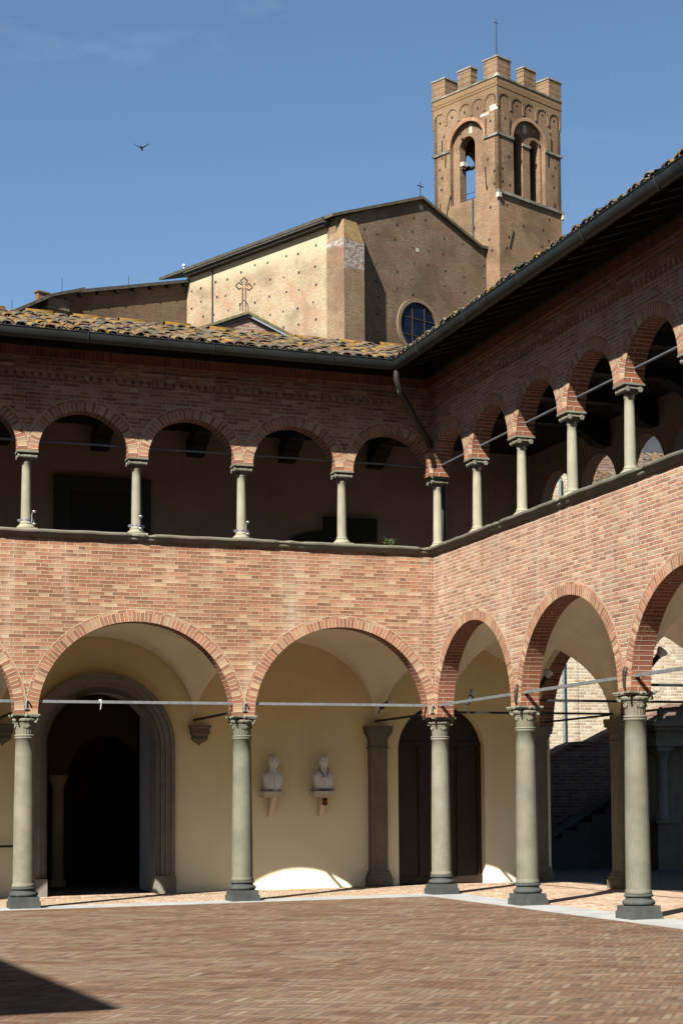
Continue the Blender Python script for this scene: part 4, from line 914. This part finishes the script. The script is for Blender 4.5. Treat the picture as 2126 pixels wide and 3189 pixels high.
m = M(CH); m.box(-31.9, -31.0, 19, 19.5, 40.6, 41.18); m.box(-32.0, -30.85, 18.9, 19.6, 41.18, 41.3); attach(m.build('chimney', church_trans), r)
for a, b, z, h_ in ((-22.2, 21, 43.9, 1.0), (-29.8, 19, 41.5, 1.2), (-34.2, 19, 39.2, .9)): m = M(CH); m.tube([(a, b, z), (a, b, z+h_)], .025, 5); attach(m.build('lightning_rod', iron), r)
# white bloom on the buttress
# ---- bell tower
t = thing('bell_tower', CH(4, 3.9, 0), 'square brick bell tower with battlements beside the church gable', 'tower')
TA, TB = 7.92, 7.58      # plan size along a and b
faces = [lambda s, d, z: CH(s, d, z), lambda s, d, z: CH(d, s, z), lambda s, d, z: CH(s, TB-d, z), lambda s, d, z: CH(TA-d, s, z)]
lens = [TA, TB, TA, TB]
Z0, Z1 = 52.25, 59.5
m = M(); m.xf = CH; m.box(0, TA, 0, TB, BASE, Z0-.01, 'tb'); m.face([(0, 0, Z0-.3), (TA, 0, Z0-.3), (TA, TB, Z0-.3), (0, TB, Z0-.3)]); attach(m.build('shaft', tower_mat), t)
for i in range(4):
    X, Ln = faces[i], lens[i]; c0 = 3.87 if i % 2 == 0 else 3.65
    m = M(X); m.wall(0, Ln, Z0, 61.94, 0, .4, [(c0, 2.0, 57.2, 1.95, Z0)], n=30)
    if i % 2 == 0: ops = [(c0-1.08, .64, 57.25, .68, Z0), (c0+1.12, .65, 57.25, .68, Z0)]
    else: ops = [(c0+.32, .92, 57.1, .95, Z0)]
    m.wall(c0-2.0, c0+2.0, Z0, Z1+.5, .401, 1.1, {2: [(3.75, .95, 57.2, .95, Z0)], 3: []}.get(i, ops), n=24)
    attach(m.build('belfry_wall', tower_mat), t)
    m = M(X)     # blind arcade carried out on small corbels
    k5 = Ln/5; m.wall(-.07, Ln+.07, 59.45, 61.2, -.07, .001, [(k5*(k+.5), k5*.42, 60.05, .62, 59.45) for k in range(5)], n=16)
    m.box(-.11, Ln+.11, -.11, .0, 61.2, 61.34); m.box(-.10, Ln+.10, -.10, 0, 61.5, 61.95)
    for k in range(30): a = -.09+k*(Ln+.18)/30; m.box(a, a+.15, -.105, 0, 61.34, 61.5)
    attach(m.build('arcade_frieze', tower_top), t)
    e = .12
    Q = [(-e, c0-2.0, -e, .0, 57.0, 57.22), (c0+2.0, Ln+e, -e, .0, 57.0, 57.22)]
    if i % 2 == 0: Q += [(c0-.5, c0+.53, .28, .45, 57.0, 57.22), (-.25, Ln+.2, -.2, 0, 52.0, 52.25)]
    for q in Q: m = M(X); m.box(*q); attach(m.build('string_course', str_st), t)
    m = M(X); m.ring(c0, 2.0, 57.2, 1.95, -.03, 0, .3, -9, 99, 30, th=.05); attach(m.build('recess_arch', brick), t)
m = M(CH); m.box(-.17, TA+.17, -.17, TB+.17, 61.95, 62.1); attach(m.build('parapet_slab', str_st), t)
def merlon(a0, a1, b0, b1):
    m = M(CH); m.box(a0, a1, b0, b1, 62.1, 63.65)
    for z in (62.45, 62.95, 63.4):
        for k in range(8):
            q = a0+(k+.5)*(a1-a0)/8; w_ = b0+(k+.5)*(b1-b0)/8
            m.cur = 1; m.box(q-.035, q+.035, b0-.008, b0+.01, z-.045, z+.045); m.box(a0-.008, a0+.01, w_-.035, w_+.035, z-.045, z+.045); m.cur = 0
    o = m.build('merlon', [tower_mat, hole_m]); attach(o, t)
    m = M(CH); m.box(a0-.07, a1+.07, b0-.07, b1+.07, 63.65, 63.78); q = m.build('cap', slate); attach(q, o)
for a0, b0 in ((0, 0), (6.4, 0), (0, 6.1), (6.4, 6.1)):
    merlon(a0-.09 if a0 == 0 else a0, a0+1.56 if a0 == 0 else TA+.1, b0-.09 if b0 == 0 else b0, b0+1.5 if b0 == 0 else TB+.1)
merlon(3.19, 4.72, -.09, .7); merlon(3.19, 4.72, TB-.7, TB+.09); merlon(-.09, .7, 3.0, 4.53); merlon(TA-.7, TA+.09, 3.0, 4.53)
for s, z in ((.9, 58.6), (1.6, 60.2), (.5, 54.2), (1.3, 55.4), (1.4, 53.0), (6.6, 58.8), (6.9, 55.2), (7.0, 54.2), (7.2, 56), (.5, 53.1), (1.0, 51.2), (6.3, 51.2), (2.4, 60.1), (4.0, 60.2), (5.6, 60.2), (7.1, 60.1), (3, 49.9), (5.5, 50.1), (6.2, 49.3), (1.2, 48.5), (5.3, 48.6), (.9, 47.5), (4.6, 58.5)):
    hole(t, s-.1, s+.1, -.01, .05, z-.12, z+.1)
    hole(t, -.01, .05, s*.96-.1, s*.96+.1, z-.32, z-.1)
def anchor(*pts): m = M(CH); m.tube(pts, .05, 5); attach(m.build('wall_anchor', hole_m), t)
for s, z0, z1 in ((1.4, 57.4, 58.8), (6.6, 56.8, 58.4), (6.2, 55.9, 57.2), (6.9, 52.3, 52.9)): anchor((s, -.04, z0), (s+.05, -.04, z1)); anchor((-.04, s, z0-.1), (-.04, s-.05, z1-.1))
anchor((-.04, 6.3, 51), (-.04, 5.6, 53.2)); anchor((-.04, 1.5, 54.6), (-.04, 1.35, 52.6)); anchor((1.2, -.04, 47.6), (1.7, -.04, 49.2))
for q in ((3.55, 3.95, .375, .402, 58.2, 58.9), (.375, .402, 3.35, 3.7, 58.2, 59.0), (-.02, .03, -.02, .9, 59.2, 59.7), (-.018, .03, 1.0, 2.0, 59.0, 59.25), (-.20, .1, -.2, .15, 61.97, 62.2), (-.24, .1, -.24, .1, 51.6, 51.99), (TA-.1, TA+.2, -.24, .1, 51.55, 51.95), (.3, .8, 4.35, 4.75, 55.6, 55.95)): hole(t, *q, nm='white_stone', mat=tufa)
m = M(CH); m.tube([(-.06, 2.95, 52.2), (-.06, 2.95, 46.5)], .07, 8); attach(m.build('drainpipe', gut_m), t)
b = M(CH); b.lathe([(.05, 55.35), (.22, 55.3), (.32, 55.1), (.36, 54.6), (.44, 54.2), (.6, 53.95), (.58, 53.9)], 20, (2.6, 3.6)); bo = b.build('bell', bronze); attach(bo, t)
b = M(CH); b.box(2.1, 3.1, 3.4, 3.8, 55.35, 55.75); b.box(2.4, 2.8, 3.0, 4.2, 55.9, 56.3); q = b.build('headstock', iron); attach(q, bo)
m = M(CH); m.tube([(2.6, 1.6, 52.2), (2.6, 4.6, 56)], .09, 6); m.tube([(2.6, 4.7, 52.2), (2.6, 4.2, 56.5)], .09, 6); m.tube([(2.2, 1.2, 56.1), (2.2, 6.5, 56.1)], .14, 6); m.tube([(5, 1.2, 56.1), (5, 6.5, 56.1)], .14, 6)
for z in (52.9, 53.4): m.tube([(1.2, 1.4, z), (1.2, 5.6, z)], .025, 5); m.tube([(1.6, 1.2, z), (6, 1.2, z)], .025, 5)
attach(m.build('bell_frame', iron), t)
m = M(CH); m.tube([(1.0, 1.0, 63.7), (.95, .95, 67.6)], [.07, .035], 6); m.tube([(.7, .95, 67.2), (1.2, .95, 67.2)], .03, 5); attach(m.build('lightning_rod', iron), t)

# ------------------------------------------------------------------ bird
bc = Vector((-10.4407, -26.4645, 1.5373))+(Vector((1.608, 31.825, 24.42))-Vector((-10.4407, -26.4645, 1.5373)))*1.5
r = thing('bird', bc, 'dark bird gliding with raised wings in the empty sky', 'bird')
m = M(); hw_ = .44
m.ball((0, 0, -.05), (.055, .19, .06), 12, 10); m.ball((0, -.2, -.035), (.035, .06, .035), 10, 8); m.prism([(-.05, -.06), (.05, -.06), (.03, -.045), (-.03, -.045)], .12, .34)
for sx in (-1, 1):
    rows = []
    for k in range(9):
        u = k/8; x = sx*(.03+u*hw_*.93); z = -.02+.25*u**1.25; ch = .12*(1-u)**.6+.012; y = .02+.05*u*u
        rows.append([(x, y-ch*.5, z), (x, y, z+.012*(1-u)), (x, y+ch*.7, z-.006)])
    m.smooth = True; m.grid(rows); m.smooth = False
o = m.build('body', bird_m); o.parent = r; o.rotation_euler = (0, 0, radians(-20))
